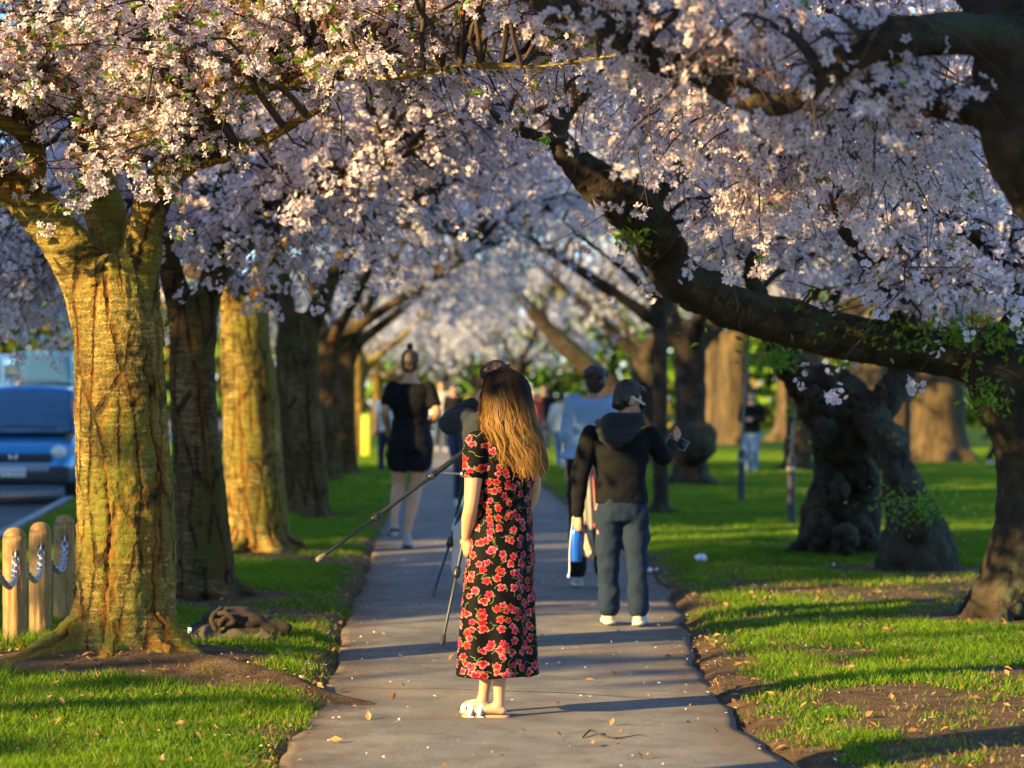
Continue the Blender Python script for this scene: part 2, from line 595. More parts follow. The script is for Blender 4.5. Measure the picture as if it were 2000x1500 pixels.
# kerb: one stone after another, each its own piece
MAT_KERB = simple('kerb_concrete', (.36, .35, .33), .85, .15, 18, .3)
kerb = obj('kerb', None, kind='structure')
ye = np.concatenate([np.arange(14, 60, .9), np.arange(60, 90, 3)])
for k in range(len(ye) - 1):
    a_, b_ = ye[k] + .006, ye[k + 1] - .006
    xa, xb = xK(a_) - .14, xK(b_) - .14
    za, zb = elev(np.array([xa]), a_)[0], elev(np.array([xb]), b_)[0]
    V = []
    for (x_, y_, z_) in ((xa, a_, za), (xb, b_, zb)):
        V += [(x_, y_, z_ - .3), (x_, y_, z_ + .03), (x_ + .02, y_, z_ + .05), (x_ + .13, y_, z_ + .05), (x_ + .15, y_, z_ - .3)]
    q = [[i_, (i_ + 1) % 5, 5 + (i_ + 1) % 5, 5 + i_] for i_ in range(5)]
    t = [[0, 4, 3], [0, 3, 2], [0, 2, 1], [5, 8, 9], [5, 7, 8], [5, 6, 7]]
    part('kerb_stone', V, [np.array(q), np.array(t)], MAT_KERB, kerb, smooth=False)

# ------------------------------------------------------------------ turf blades, fallen petals, leaves
def in_view(x, y, mg=1.0):
    return np.abs(x) < y * 1000 / F + mg

def scatter(n, y0, y1, pw, mg=1.0, x0=-30, x1=30):
    """points inside the view wedge, density falling with distance as d^-pw per square metre"""
    u_ = rng.random(n)
    e = 2 - pw
    y = (y0 ** e + (y1 ** e - y0 ** e) * u_) ** (1 / e) if abs(e) > 1e-6 else y0 * (y1 / y0) ** u_
    w = y * 1000 / F + mg
    return (rng.random(n) * 2 - 1) * w, y

bx, by = scatter(1450000, 8.6, 75, 1.62, 1.9)
keep = (bx < xL(by) + .02) | (bx > xR(by) - .02)
keep &= bx > xK(by) + .03
bx, by = bx[keep], by[keep]
ga = grass_amount(bx, by)
keep = rng.random(len(bx)) < np.clip(ga * 1.05, 0, 1) ** 1.3
bx, by, ga = bx[keep], by[keep], ga[keep]
n = len(bx)
bz = ground_z(bx, by) - .004
patch = fbm(np.c_[bx, by] * 1.6, 3, 81)
tall = sstep(.25, .6, fbm(np.c_[bx, by] * 3.1, 2, 83)) * .7
h = (.018 + .022 * rng.random(n)) * (1 + tall) * (.75 + .5 * ga) * np.where(bx < -2.55, 1.7, 1)
w = .0022 + .0024 * rng.random(n) + by * .00007
az = rng.random(n) * 2 * np.pi
lean = h * (.25 + .75 * rng.random(n))
la = rng.random(n) * 2 * np.pi
base0 = np.c_[bx - np.cos(az) * w, by - np.sin(az) * w, bz]
base1 = np.c_[bx + np.cos(az) * w, by + np.sin(az) * w, bz]
tip = np.c_[bx + np.cos(la) * lean, by + np.sin(la) * lean, bz + h]
V = np.stack([base0, base1, tip], 1).reshape(-1, 3)
T = np.arange(3 * n).reshape(-1, 3)
t = np.clip(rng.random(n) * .6 + .35 + patch * .5, 0, 1)[:, None]
gc = np.array([.026, .105, .006]) * (1 - t) + np.array([.17, .29, .006]) * t
dry = (rng.random(n) < (.05 + .35 * sstep(.9, .35, ga)))[:, None]
gc = np.where(dry, np.array([.30, .21, .07]) * (.7 + .6 * rng.random((n, 1))), gc)
colg = np.repeat(gc, 3, 0)
M = Mat('grass_blade')
a = M.n('Attribute', attribute_name='col')
b1 = M.bsdf(a.outputs['Color'], .55, **{'Specular IOR Level': .25})
tr = M.n('BsdfTranslucent', {0: M.n('Mix', {0: 1.0, 6: a.outputs['Color'], 7: (1.25, 1.2, .6, 1)}, data_type='RGBA', blend_type='MULTIPLY').outputs[2]})
M.end(M.n('MixShader', {0: .42, 1: b1, 2: tr.outputs[0]}).outputs[0])
obj('grass', new_mesh('grass', V, T, col=colg), M.m, kind='stuff')
print('grass blades', n)

def flakes(name, x, y, size, cols, mat, lift=.006, on_path=True, up=.35):
    n = len(x)
    z = np.where((x > xL(y)) & (x < xR(y)), np.maximum(.0 + .012 * np.sin(np.clip((x - xL(y)) / (xR(y) - xL(y)), 0, 1) * np.pi), ground_z(x, y)), ground_z(x, y)) + lift
    nrm = unit(np.c_[rng.normal(0, up, n), rng.normal(0, up, n), np.ones(n)])
    t1 = unit(np.cross(nrm, unit(rng.normal(size=(n, 3)))))
    t2 = np.cross(nrm, t1)
    s = np.asarray(size)[:, None]
    C = np.c_[x, y, z + size * .12]
    V = np.stack([C - t1 * s, C + t2 * s * .55 + nrm * s * .18, C + t1 * s, C - t2 * s * .55 + nrm * s * .18], 1).reshape(-1, 3)
    Q = np.arange(4 * n).reshape(-1, 4)
    return obj(name, new_mesh(name, V, Q, smooth=False, col=np.repeat(cols, 4, 0)), mat, kind='stuff')

M = Mat('petal_litter')
a = M.n('Attribute', attribute_name='col')
M.end(M.bsdf(a.outputs['Color'], .7))
MAT_LITTER = M.m
fx, fy = scatter(13000, 9, 48, 1.5, .6)
inside = (fx > xL(fy)) & (fx < xR(fy))
dr = np.maximum(xL(fy) - fx, fx - xR(fy))
pr = np.where(inside, .14 + .3 * sstep(-.45, 0, dr), .32 + .5 * sstep(.5, 0, dr)) * np.where(fx < -1.2, .45, 1) * (.4 + sstep(-.3, .5, fbm(np.c_[fx, fy] * 1.4, 2, 91)))
keep = (rng.random(len(fx)) < pr) & (fx > xK(fy))
fx, fy = fx[keep], fy[keep]
n = len(fx)
flakes('fallen_petals', fx, fy, .0055 + .004 * rng.random(n) + fy * .00012, np.array([.80, .72, .70]) * (.75 + .35 * rng.random((n, 1))), MAT_LITTER, lift=.012)
fx, fy = scatter(11000, 9, 40, 1.75, .6)
inside = (fx > xL(fy)) & (fx < xR(fy))
dr = np.maximum(xL(fy) - fx, fx - xR(fy))
keep = (rng.random(len(fx)) < np.where(inside, .06, .35 + .5 * sstep(.4, 0, dr) + .4 * ((fx < -1) & (fy < 15)))) & (fx > xK(fy))
fx, fy = fx[keep], fy[keep]
n = len(fx)
t = rng.random((n, 1))
flakes('fallen_leaves', fx, fy, .009 + .022 * rng.random(n) ** 2, np.array([.20, .10, .035]) * (1 - t) + np.array([.42, .22, .07]) * t, MAT_LITTER, lift=.014, up=.6)
# ------------------------------------------------------------------ trees
M = Mat('cherry_bark')
c = M.coord()
a = M.n('Attribute', attribute_name='col')
sepn = M.n('SeparateColor', {0: a.outputs['Color']})      # r: fissure depth, g: moss, b: plate tone
cy = M.n('Attribute', attribute_name='cyl').outputs['Vector']   # round the stem, up the stem, metres
def mul(a_, b_, f_=1.0):
    return M.n('Mix', {0: f_, 6: a_, 7: b_}, data_type='RGBA', blend_type='MULTIPLY').outputs[2]
wn_ = M.n('TexNoise', {'Vector': cy, 'Scale': 26.0, 'Detail': 5.0, 'Roughness': .65}).outputs['Color']
wv_ = M.n('VectorMath', {0: M.n('VectorMath', {0: wn_, 1: (.5, .5, .5)}, operation='SUBTRACT').outputs[0], 1: (.055, .05, 0)}, operation='MULTIPLY').outputs[0]
cw = M.n('VectorMath', {0: cy, 1: wv_}, operation='ADD').outputs[0]
vm = M.n('Mapping', {'Vector': cw, 'Scale': (8.5, 1.9, 1)}).outputs[0]
ve = M.n('TexVoronoi', {'Vector': vm, 'Scale': 1.0}, voronoi_dimensions='2D', feature='DISTANCE_TO_EDGE').outputs['Distance']
vc = M.n('SeparateColor', {0: M.n('TexVoronoi', {'Vector': vm, 'Scale': 1.0}, voronoi_dimensions='2D').outputs['Color']})
where = M.ramp(M.noise(3.4, 4, cy, .6), [(.40, 0.0), (.56, 1.0)])
crack = M.math('MULTIPLY', M.ramp(ve, [(.0, 1.0), (.05, .75), (.085, 0.0)]), where)
inner = M.math('MULTIPLY', M.math('MULTIPLY', M.ramp(ve, [(.04, 1.0), (.17, .7), (.24, 0.0)]), where), M.ramp(M.noise(7, 4, cw), [(.46, 0.0), (.58, 1.0)]))
plate = M.ramp(M.math('ADD', M.math('MULTIPLY', sepn.outputs[2], .7), M.math('MULTIPLY', vc.outputs[0], .35)), [(.15, (.060, .042, .018)), (.45, (.15, .108, .045)), (.85, (.31, .225, .105))])
lv_ = M.n('Mapping', {'Vector': cw, 'Scale': (7, 62, 1)}).outputs[0]
ln = M.noise(1.0, 4, lv_, .6)
lenm = M.ramp(M.noise(4.2, 3, cy), [(.42, 0.0), (.58, 1.0)])
plate = mul(plate, M.ramp(ln, [(.38, .5), (.5, 1.0), (.62, 1.5)]), .9)
plate = M.mix(M.math('MULTIPLY', lenm, M.ramp(ln, [(.55, 0.0), (.66, .7)])), plate, (.42, .33, .22))
plate = mul(plate, M.ramp(M.noise(95, 3, c), [(.32, .5), (.5, 1.0), (.7, 1.45)]))
plate = mul(plate, M.ramp(M.noise(12, 5, c, .65), [(.36, .38), (.47, 1.0), (.6, 1.1)]), .9)
moss = M.mix(M.noise(60, 3, c), (.075, .085, .012), (.20, .19, .03))
mossf = M.ramp(M.math('ADD', sepn.outputs[1], M.math('MULTIPLY', M.math('SUBTRACT', M.noise(24, 5, c, .65), .5), 1.3)), [(.40, 0.0), (.68, .88)])
plate = M.mix(mossf, plate, moss)
rust = M.mix(M.noise(34, 3, c), (.13, .048, .012), (.28, .115, .024))
col_ = M.mix(M.math('MULTIPLY', inner, .85), plate, rust)
col_ = M.mix(M.ramp(sepn.outputs[0], [(.18, 0.0), (.4, .85), (1.0, 1.0)]), col_, rust)
col_ = M.mix(M.math('MULTIPLY', crack, .92), col_, (.022, .012, .006))
col_ = M.mix(M.ramp(sepn.outputs[0], [(.66, 0.0), (.9, .9)]), col_, (.022, .012, .006))
hb = M.math('SUBTRACT', M.math('ADD', M.math('MULTIPLY', ln, .5), M.math('MULTIPLY', M.noise(110, 4, c), .5)), M.math('ADD', M.math('MULTIPLY', crack, 1.3), M.math('MULTIPLY', inner, .45)))
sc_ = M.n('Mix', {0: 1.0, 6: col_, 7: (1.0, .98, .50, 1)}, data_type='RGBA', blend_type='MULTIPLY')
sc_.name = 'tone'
M.end(M.bsdf(sc_.outputs[2], .82, Normal=M.bump(hb, .95, .016), **{'Specular IOR Level': .22}))
MAT_BARK = M.m
MAT_BARK_SHADED = MAT_BARK.copy()                   # darker, browner copy of the bark, painting shade into some row trunks
MAT_BARK_SHADED.name = 'brown_cherry_bark'
MAT_BARK_SHADED.node_tree.nodes['tone'].inputs[7].default_value = (.50, .46, .38, 1)
M = Mat('dark_bark')
c = M.coord()
a = M.n('Attribute', attribute_name='col')
sepn = M.n('SeparateColor', {0: a.outputs['Color']})
b0 = M.ramp(M.noise(7, 5, c), [(.3, (.020, .014, .009)), (.55, (.045, .033, .021)), (.75, (.085, .064, .040))])
moss = M.mix(M.noise(40, 3, c), (.035, .05, .022), (.075, .095, .05))
mossf = M.ramp(M.math('ADD', sepn.outputs[1], M.math('MULTIPLY', M.math('SUBTRACT', M.noise(15, 5, c), .5), 1.1)), [(.5, 0.0), (.8, .7)])
b0 = M.mix(mossf, b0, moss)
b0 = M.mix(M.ramp(sepn.outputs[0], [(.3, 0.0), (.9, .8)]), b0, (.03, .02, .013))
M.end(M.bsdf(b0, .85, Normal=M.bump(M.noise(45, 5, c), .8, .02), **{'Specular IOR Level': .2}))
MAT_DARK = M.m
MAT_TWIG = simple('twig_bark', (.045, .028, .018), .8, .3, 30)

M = Mat('blossom_petal')
a = M.n('Attribute', attribute_name='col')
d1 = M.n('BsdfDiffuse', {0: a.outputs['Color']})
t1 = M.n('BsdfTranslucent', {0: a.outputs['Color']})
M.end(M.n('MixShader', {0: .47, 1: d1.outputs[0], 2: t1.outputs[0]}).outputs[0])
MAT_PETAL = M.m
M = Mat('spring_leaf')
a = M.n('Attribute', attribute_name='col')
d1 = M.bsdf(a.outputs['Color'], .45, **{'Specular IOR Level': .35})
t1 = M.n('BsdfTranslucent', {0: M.n('Mix', {0: 1.0, 6: a.outputs['Color'], 7: (1.5, 1.5, .6, 1)}, data_type='RGBA', blend_type='MULTIPLY').outputs[2]})
M.end(M.n('MixShader', {0: .45, 1: d1, 2: t1.outputs[0]}).outputs[0])
MAT_LEAF = M.m

def limb(pts, sc=1.0):
    """pts rows (px, py, d, half-width px) -> world points and radii"""
    P = np.array([at(p[0], p[1], p[2]) for p in pts])
    Rr = np.array([p[3] * p[2] / F for p in pts]) * sc
    return P, Rr

def bark_skin(limbs, extra, voxel, smooth, parent, mat, seed, furrow=(7.5, 1.1), depth=.014, moss=.0, lump=.0, name='trunk', splits=0, sw=.016, ztop=2.2):
    shapes = [tube(P, Rr, 18, .07) for P, Rr in limbs] + list(extra)
    V, Fq, N = remesh(shapes, voxel, smooth)
    S, Tn = [], []
    for P, Rr in limbs:
        p, r = catmull(P, Rr, .12)
        S.append(p)
        Tn.append(unit(np.gradient(p, axis=0)))
    S = np.concatenate(S); Tn = np.concatenate(Tn)
    near = np.empty(len(V), int)
    for k in range(0, len(V), 20000):
        d2 = ((V[k:k + 20000, None, :] - S[None]) ** 2).sum(-1)
        near[k:k + 20000] = d2.argmin(1)
    T = Tn[near]
    along = (V * T).sum(1, keepdims=True) * T
    q = (V - along) * furrow[0] + along * furrow[1] + seed * 13.7
    warp = np.c_[vnoise(q * .7 + 5, seed), vnoise(q * .7 + 17, seed), vnoise(q * .7 + 29, seed)]
    warp2 = np.c_[vnoise(V * 22 + 5, seed), vnoise(V * 22 + 17, seed), vnoise(V * 22 + 29, seed)]
    r1 = 1 - np.abs(fbm(q + warp * .55 + warp2 * .10, 3, seed))
    cr = sstep(.86, .985, r1)
    # fissures only open up on parts of the bark, elsewhere the plates stay whole
    cr = cr * (.25 + .75 * sstep(-.35, .25, vnoise(V * np.array([1.3, 1.3, .5]) + 3, seed + 2)))
    crd = cr
    if splits:                               # long splits in the bark with rusty inner bark showing beside them
        ax, axr = catmull(limbs[0][0], limbs[0][1], .05)
        o_ = np.argsort(ax[:, 2])
        cx, cy = np.interp(V[:, 2], ax[o_, 2], ax[o_, 0]), np.interp(V[:, 2], ax[o_, 2], ax[o_, 1])
        rad = np.hypot(V[:, 0] - cx, V[:, 1] - cy)
        th = np.arctan2(V[:, 1] - cy, V[:, 0] - cx)
        g_ = np.random.default_rng(seed + 400)
        z_ = V[:, 2]
        cr = cr * .35 * sstep(ztop + .5, ztop, z_)
        crd = cr.copy()
        for k in range(splits):
            a0 = 2 * np.pi * (k + .6 * g_.random()) / splits
            zz_ = np.c_[z_ * 1.7, np.full(len(V), k * 3.3)]
            path = a0 + .16 * vnoise(zz_, seed + k) + .05 * vnoise(zz_ * 5, seed + k) + .05 * vnoise(np.c_[z_ * 19, zz_[:, 1]], seed + k) + .03 * vnoise(np.c_[z_ * 47, zz_[:, 1]], seed + k)
            da = ((th - path + np.pi) % (2 * np.pi) - np.pi) * rad
            live = sstep(-.35, .1, vnoise(np.c_[z_ * 1.4 + 9, zz_[:, 1]], seed + 50 + k)) * sstep(ztop + .15, ztop - .3, z_) * sstep(1.0, .4, np.abs(rad - np.interp(z_, ax[o_, 2], axr[o_])) * 6)
            wd = sw * (.55 + .8 * g_.random()) * (.6 + .5 * np.abs(vnoise(np.c_[z_ * 6, zz_[:, 1]], seed + 90 + k)))
            core = np.exp(-(da / wd) ** 2) * live
            strip = sstep(wd * 4.2, wd * 2.6, np.abs(da - wd * 2.4 * (1 if k % 2 else -1))) * sstep(.35, .75, live) * (.5 if k % 3 else .15)
            crd = np.maximum(crd, core)
            cr = np.maximum(cr, np.maximum(core, strip * .45))
    plate = fbm(q * .8 + 40, 2, seed + 3)
    fine = fbm(V * 34, 2, seed + 5)
    side = (V - along) * 3.0 + along * 46
    lent = vnoise(side, seed + 9)
    V = V + N * (-depth * crd + depth * .55 * plate + depth * .30 * fine + depth * .24 * lent)[:, None]
    if lump:
        V = V + N * (lump * fbm(V * 3.2, 3, seed + 21))[:, None]
    mo = np.clip(.35 + .55 * fbm(V * 2.3, 3, seed + 11) + .25 * N[:, 2] + .25 * N[:, 0] + moss, 0, 1)
    tone = np.clip(.5 + .55 * fbm(V * np.array([5, 5, 2.5]), 3, seed + 13), 0, 1)
    ax, _q = catmull(limbs[0][0], limbs[0][1], .05)
    o_ = np.argsort(ax[:, 2])
    dx_, dy_ = V[:, 0] - np.interp(V[:, 2], ax[o_, 2], ax[o_, 0]), V[:, 1] - np.interp(V[:, 2], ax[o_, 2], ax[o_, 1])
    th_ = np.arctan2(dx_, -dy_)
    ob = part(name, V, Fq, mat, parent, col=np.c_[cr, mo, tone])
    at_ = ob.data.attributes.new('cyl', 'FLOAT_VECTOR', 'POINT')
    at_.data.foreach_set('vector', np.c_[th_ * float(np.median(limbs[0][1])), V[:, 2], np.full(len(V), seed * 1.7)].astype(np.float32).ravel())
    return ob

def batch_tubes(P, Rr, n=4):
    """P (N,K,3), Rr (N,K) -> V, quads"""
    N_, K, _ = P.shape
    T = unit(np.gradient(P, axis=1))
    ref = np.where(np.abs(T[:, :1, 2:3]) < .8, np.array([0, 0, 1.0]), np.array([1.0, 0, 0]))
    A = unit(np.cross(T, np.broadcast_to(ref, T.shape)))
    B = np.cross(T, A)
    a = np.linspace(0, 2 * np.pi, n, endpoint=False)
    V = P[:, :, None] + (A[:, :, None] * np.cos(a)[:, None] + B[:, :, None] * np.sin(a)[:, None]) * Rr[:, :, None, None]
    q = ring_faces(K, n)
    Q = (np.arange(N_)[:, None, None] * (K * n) + q[None]).reshape(-1, 4)
    return V.reshape(-1, 3), Q

def rand_rot(n, nrm, r):
    t1 = unit(np.cross(nrm, unit(r.normal(size=(n, 3)))))
    return t1, np.cross(nrm, t1)

def petals5(C, nrm, size, r, white=0.0):
    """full flowers: five notched petals with a deep pink throat"""
    n = len(C)
    t1, t2 = rand_rot(n, nrm, r)
    s = size[:, None]
    V = [C]
    colr = []
    tone = (.86 + .2 * r.random((n, 1)))
    base = np.array([.88, .86, .89]) * tone
    pink = np.array([.85, .75, .80]) * tone
    mixp = r.random((n, 1)) ** 2
    outc = base * (1 - mixp) + pink * mixp
    colr.append(np.broadcast_to(np.array([.78, .60, .65]), (n, 3)))
    cup = .25 + .35 * r.random((n, 1))
    for k in range(5):
        for (da, rad, hh) in ((-.5, .68, .55), (0, 1.0, 1.0), (.5, .68, .55)):
            a = k * 2 * np.pi / 5 + da
            V.append(C + (t1 * np.cos(a) + t2 * np.sin(a)) * s * rad + nrm * s * cup * hh)
            colr.append(outc)
    V = np.stack(V, 1)
    cl = np.stack(colr, 1)
    q = np.array([[0, 1 + 3 * k, 2 + 3 * k, 3 + 3 * k] for k in range(5)])
    Q = (np.arange(n)[:, None, None] * 16 + q[None]).reshape(-1, 4)
    return V.reshape(-1, 3), Q, cl.reshape(-1, 3)

def throats(C, nrm, size, r):
    n = len(C)
    t1, t2 = rand_rot(n, nrm, r)
    s = size[:, None] * .24
    b = C + nrm * size[:, None] * .10
    V = np.stack([b + (t1 * np.cos(q) + t2 * np.sin(q)) * s for q in (0, 1.57, 3.14, 4.71)], 1).reshape(-1, 3)
    t = r.random((n, 1))
    return V, np.arange(4 * n).reshape(-1, 4), np.repeat(np.array([.40, .035, .06]) * (1 - t) + np.array([.55, .16, .12]) * t, 4, 0)

def petals_fan(C, nrm, size, r):
    n = len(C)
    t1, t2 = rand_rot(n, nrm, r)
    s = size[:, None]
    tone = (.84 + .24 * r.random((n, 1)))
    mixp = r.random((n, 1)) ** 2
    outc = (np.array([.86, .86, .90]) * (1 - mixp) + np.array([.83, .75, .81]) * mixp) * tone
    V = [C]; cl = [np.broadcast_to(np.array([.74, .56, .62]), (n, 3))]
    for k in range(5):
        a = k * 2 * np.pi / 5
        V.append(C + (t1 * np.cos(a) + t2 * np.sin(a)) * s + nrm * s * .35)
        cl.append(outc)
    V = np.stack(V, 1); cl = np.stack(cl, 1)
    q = np.array([[0, 1 + k, 1 + (k + 1) % 5] for k in range(5)])
    T = (np.arange(n)[:, None, None] * 6 + q[None]).reshape(-1, 3)
    return V.reshape(-1, 3), T, cl.reshape(-1, 3)

def petals_quad(C, nrm, size, r):
    n = len(C)
    t1, t2 = rand_rot(n, nrm, r)
    s = size[:, None]
    V = np.stack([C - t1 * s, C - t2 * s * .8 + nrm * s * .3, C + t1 * s, C + t2 * s * .8 + nrm * s * .3], 1).reshape(-1, 3)
    tone = (.80 + .28 * r.random((n, 1)))
    mixp = r.random((n, 1)) ** 1.5
    cl = (np.array([.82, .85, .92]) * (1 - mixp) + np.array([.77, .72, .82]) * mixp) * tone
    return V, np.arange(4 * n).reshape(-1, 4), np.repeat(cl, 4, 0)

def leaf_quads(C, dirs, size, r, young=.4):
    """folded leaf of two quads"""
    n = len(C)
    side = unit(np.cross(dirs, unit(r.normal(size=(n, 3)))))
    up = np.cross(side, dirs)
    s = size[:, None]
    V = np.stack([C, C + dirs * s * .45 + side * s * .22 + up * s * .08, C + dirs * s - up * s * .1, C + dirs * s * .45 - side * s * .22 + up * s * .08], 1).reshape(-1, 3)
    y = (r.random((n, 1)) < young)
    t = r.random((n, 1))
    g = np.array([.08, .20, .015]) * (1 - t) + np.array([.22, .36, .03]) * t
    b = np.array([.20, .12, .03]) * (1 - t) + np.array([.26, .22, .04]) * t
    cl = np.where(y, b, g)
    return V, np.arange(4 * n).reshape(-1, 4), np.repeat(cl, 4, 0)

def calyx_tris(C, dirs, size, r):
    n = len(C)
    side = unit(np.cross(dirs, unit(r.normal(size=(n, 3)))))
    s = size[:, None]
    V = np.stack([C - dirs * s, C + side * s * .5, C + dirs * s * .8, C - side * s * .5], 1).reshape(-1, 3)
    t = r.random((n, 1))
    cl = np.array([.34, .075, .05]) * (1 - t) + np.array([.46, .19, .06]) * t
    return V, np.arange(4 * n).reshape(-1, 4), np.repeat(cl, 4, 0)

def stalk_tris(A, B, w, r):
    n = len(A)
    d = unit(B - A)
    side = unit(np.cross(d, unit(r.normal(size=(n, 3))))) * w
    V = np.stack([A - side, A + side, B], 1).reshape(-1, 3)
    t = r.random((n, 1))
    cl = np.array([.24, .12, .05]) * (1 - t) + np.array([.22, .24, .06]) * t
    return V, np.arange(3 * n).reshape(-1, 3), np.repeat(cl, 3, 0)

def pack(lst):
    Vs, F3, F4, Cs, n = [], [], [], [], 0
    for V, Fx, cl in lst:
        if len(V) == 0:
            continue
        Vs.append(V); Cs.append(cl)
        (F3 if Fx.shape[1] == 3 else F4).append(Fx + n)
        n += len(V)
    Fs = ([np.concatenate(F4)] if F4 else []) + ([np.concatenate(F3)] if F3 else [])
    return np.concatenate(Vs), Fs, np.concatenate(Cs)

def cluster_geo(C, lod, r, spent=.2):
    """C (n,3) cluster points -> petal mesh data. lod 0 full, 1 fan, 2 quads, 3 big quads"""
    n = len(C)
    if n == 0:
        return []
    k = {0: 7, 1: 7, 2: 8, 3: 3}[lod]
    rad = {0: .046, 1: .05, 2: .065, 3: .10}[lod]
    D = r.normal(size=(n, k, 3)); D[..., 2] -= .35
    D = unit(D)
    L = rad * (.55 + .6 * r.random((n, k, 1)))
    P = (C[:, None] + D * L).reshape(-1, 3)
    N_ = unit(D.reshape(-1, 3) + .5 * r.normal(size=(n * k, 3)))
    O = np.repeat(C, k, 0)
    if lod == 0:
        sp = np.repeat(r.random(n) < spent, k)
        f = ~sp
        sz = .0195 + .004 * r.random(f.sum())
        out = [petals5(P[f], N_[f], sz, r), throats(P[f], N_[f], sz, r), stalk_tris(O, P, .0011, r)]
        out.append(calyx_tris(P[sp], D.reshape(-1, 3)[sp], .007 + .006 * r.random(sp.sum()), r))
        m = sp.sum()
        if m:
            P2 = O[sp] + unit(D.reshape(-1, 3)[sp] + .7 * r.normal(size=(m, 3))) * .045
            out += [calyx_tris(P2, unit(P2 - O[sp]), .006 + .005 * r.random(m), r), stalk_tris(O[sp], P2, .001, r)]
        return out
    if lod == 1:
        sp = r.random(n * k) < spent * .6
        f = ~sp
        return [petals_fan(P[f], N_[f], .019 + .005 * r.random(f.sum()), r),
                calyx_tris(P[sp], N_[sp], .012 + .006 * r.random(sp.sum()), r)]
    sz = {2: .024, 3: .062}[lod] * (.8 + .5 * r.random(n * k))
    sp = r.random(n * k) < spent * .5
    f = ~sp
    return [petals_quad(P[f], N_[f], sz[f], r), calyx_tris(P[sp], N_[sp], sz[sp] * .7, r)]

def clear_of(limbs, k=1.0, p=.9, seed=1):
    S = np.concatenate([np.c_[catmull(P, Rr, .06)[0], catmull(P, Rr, .06)[1]] for P, Rr in limbs])
    r = np.random.default_rng(seed)
    def f(C):
        keep = np.ones(len(C), bool)
        for a in range(0, len(C), 4000):
            c = C[a:a + 4000]
            dx = np.hypot(c[:, None, 0] - S[None, :, 0], c[:, None, 2] - S[None, :, 2])
            near = ((dx < S[None, :, 3] * k + .03) & (c[:, None, 1] < S[None, :, 1]) & (c[:, None, 1] > S[None, :, 1] - 1.0)).any(1)
            keep[a:a + 4000] = ~(near & (r.random(len(c)) < p))
        return keep
    return f

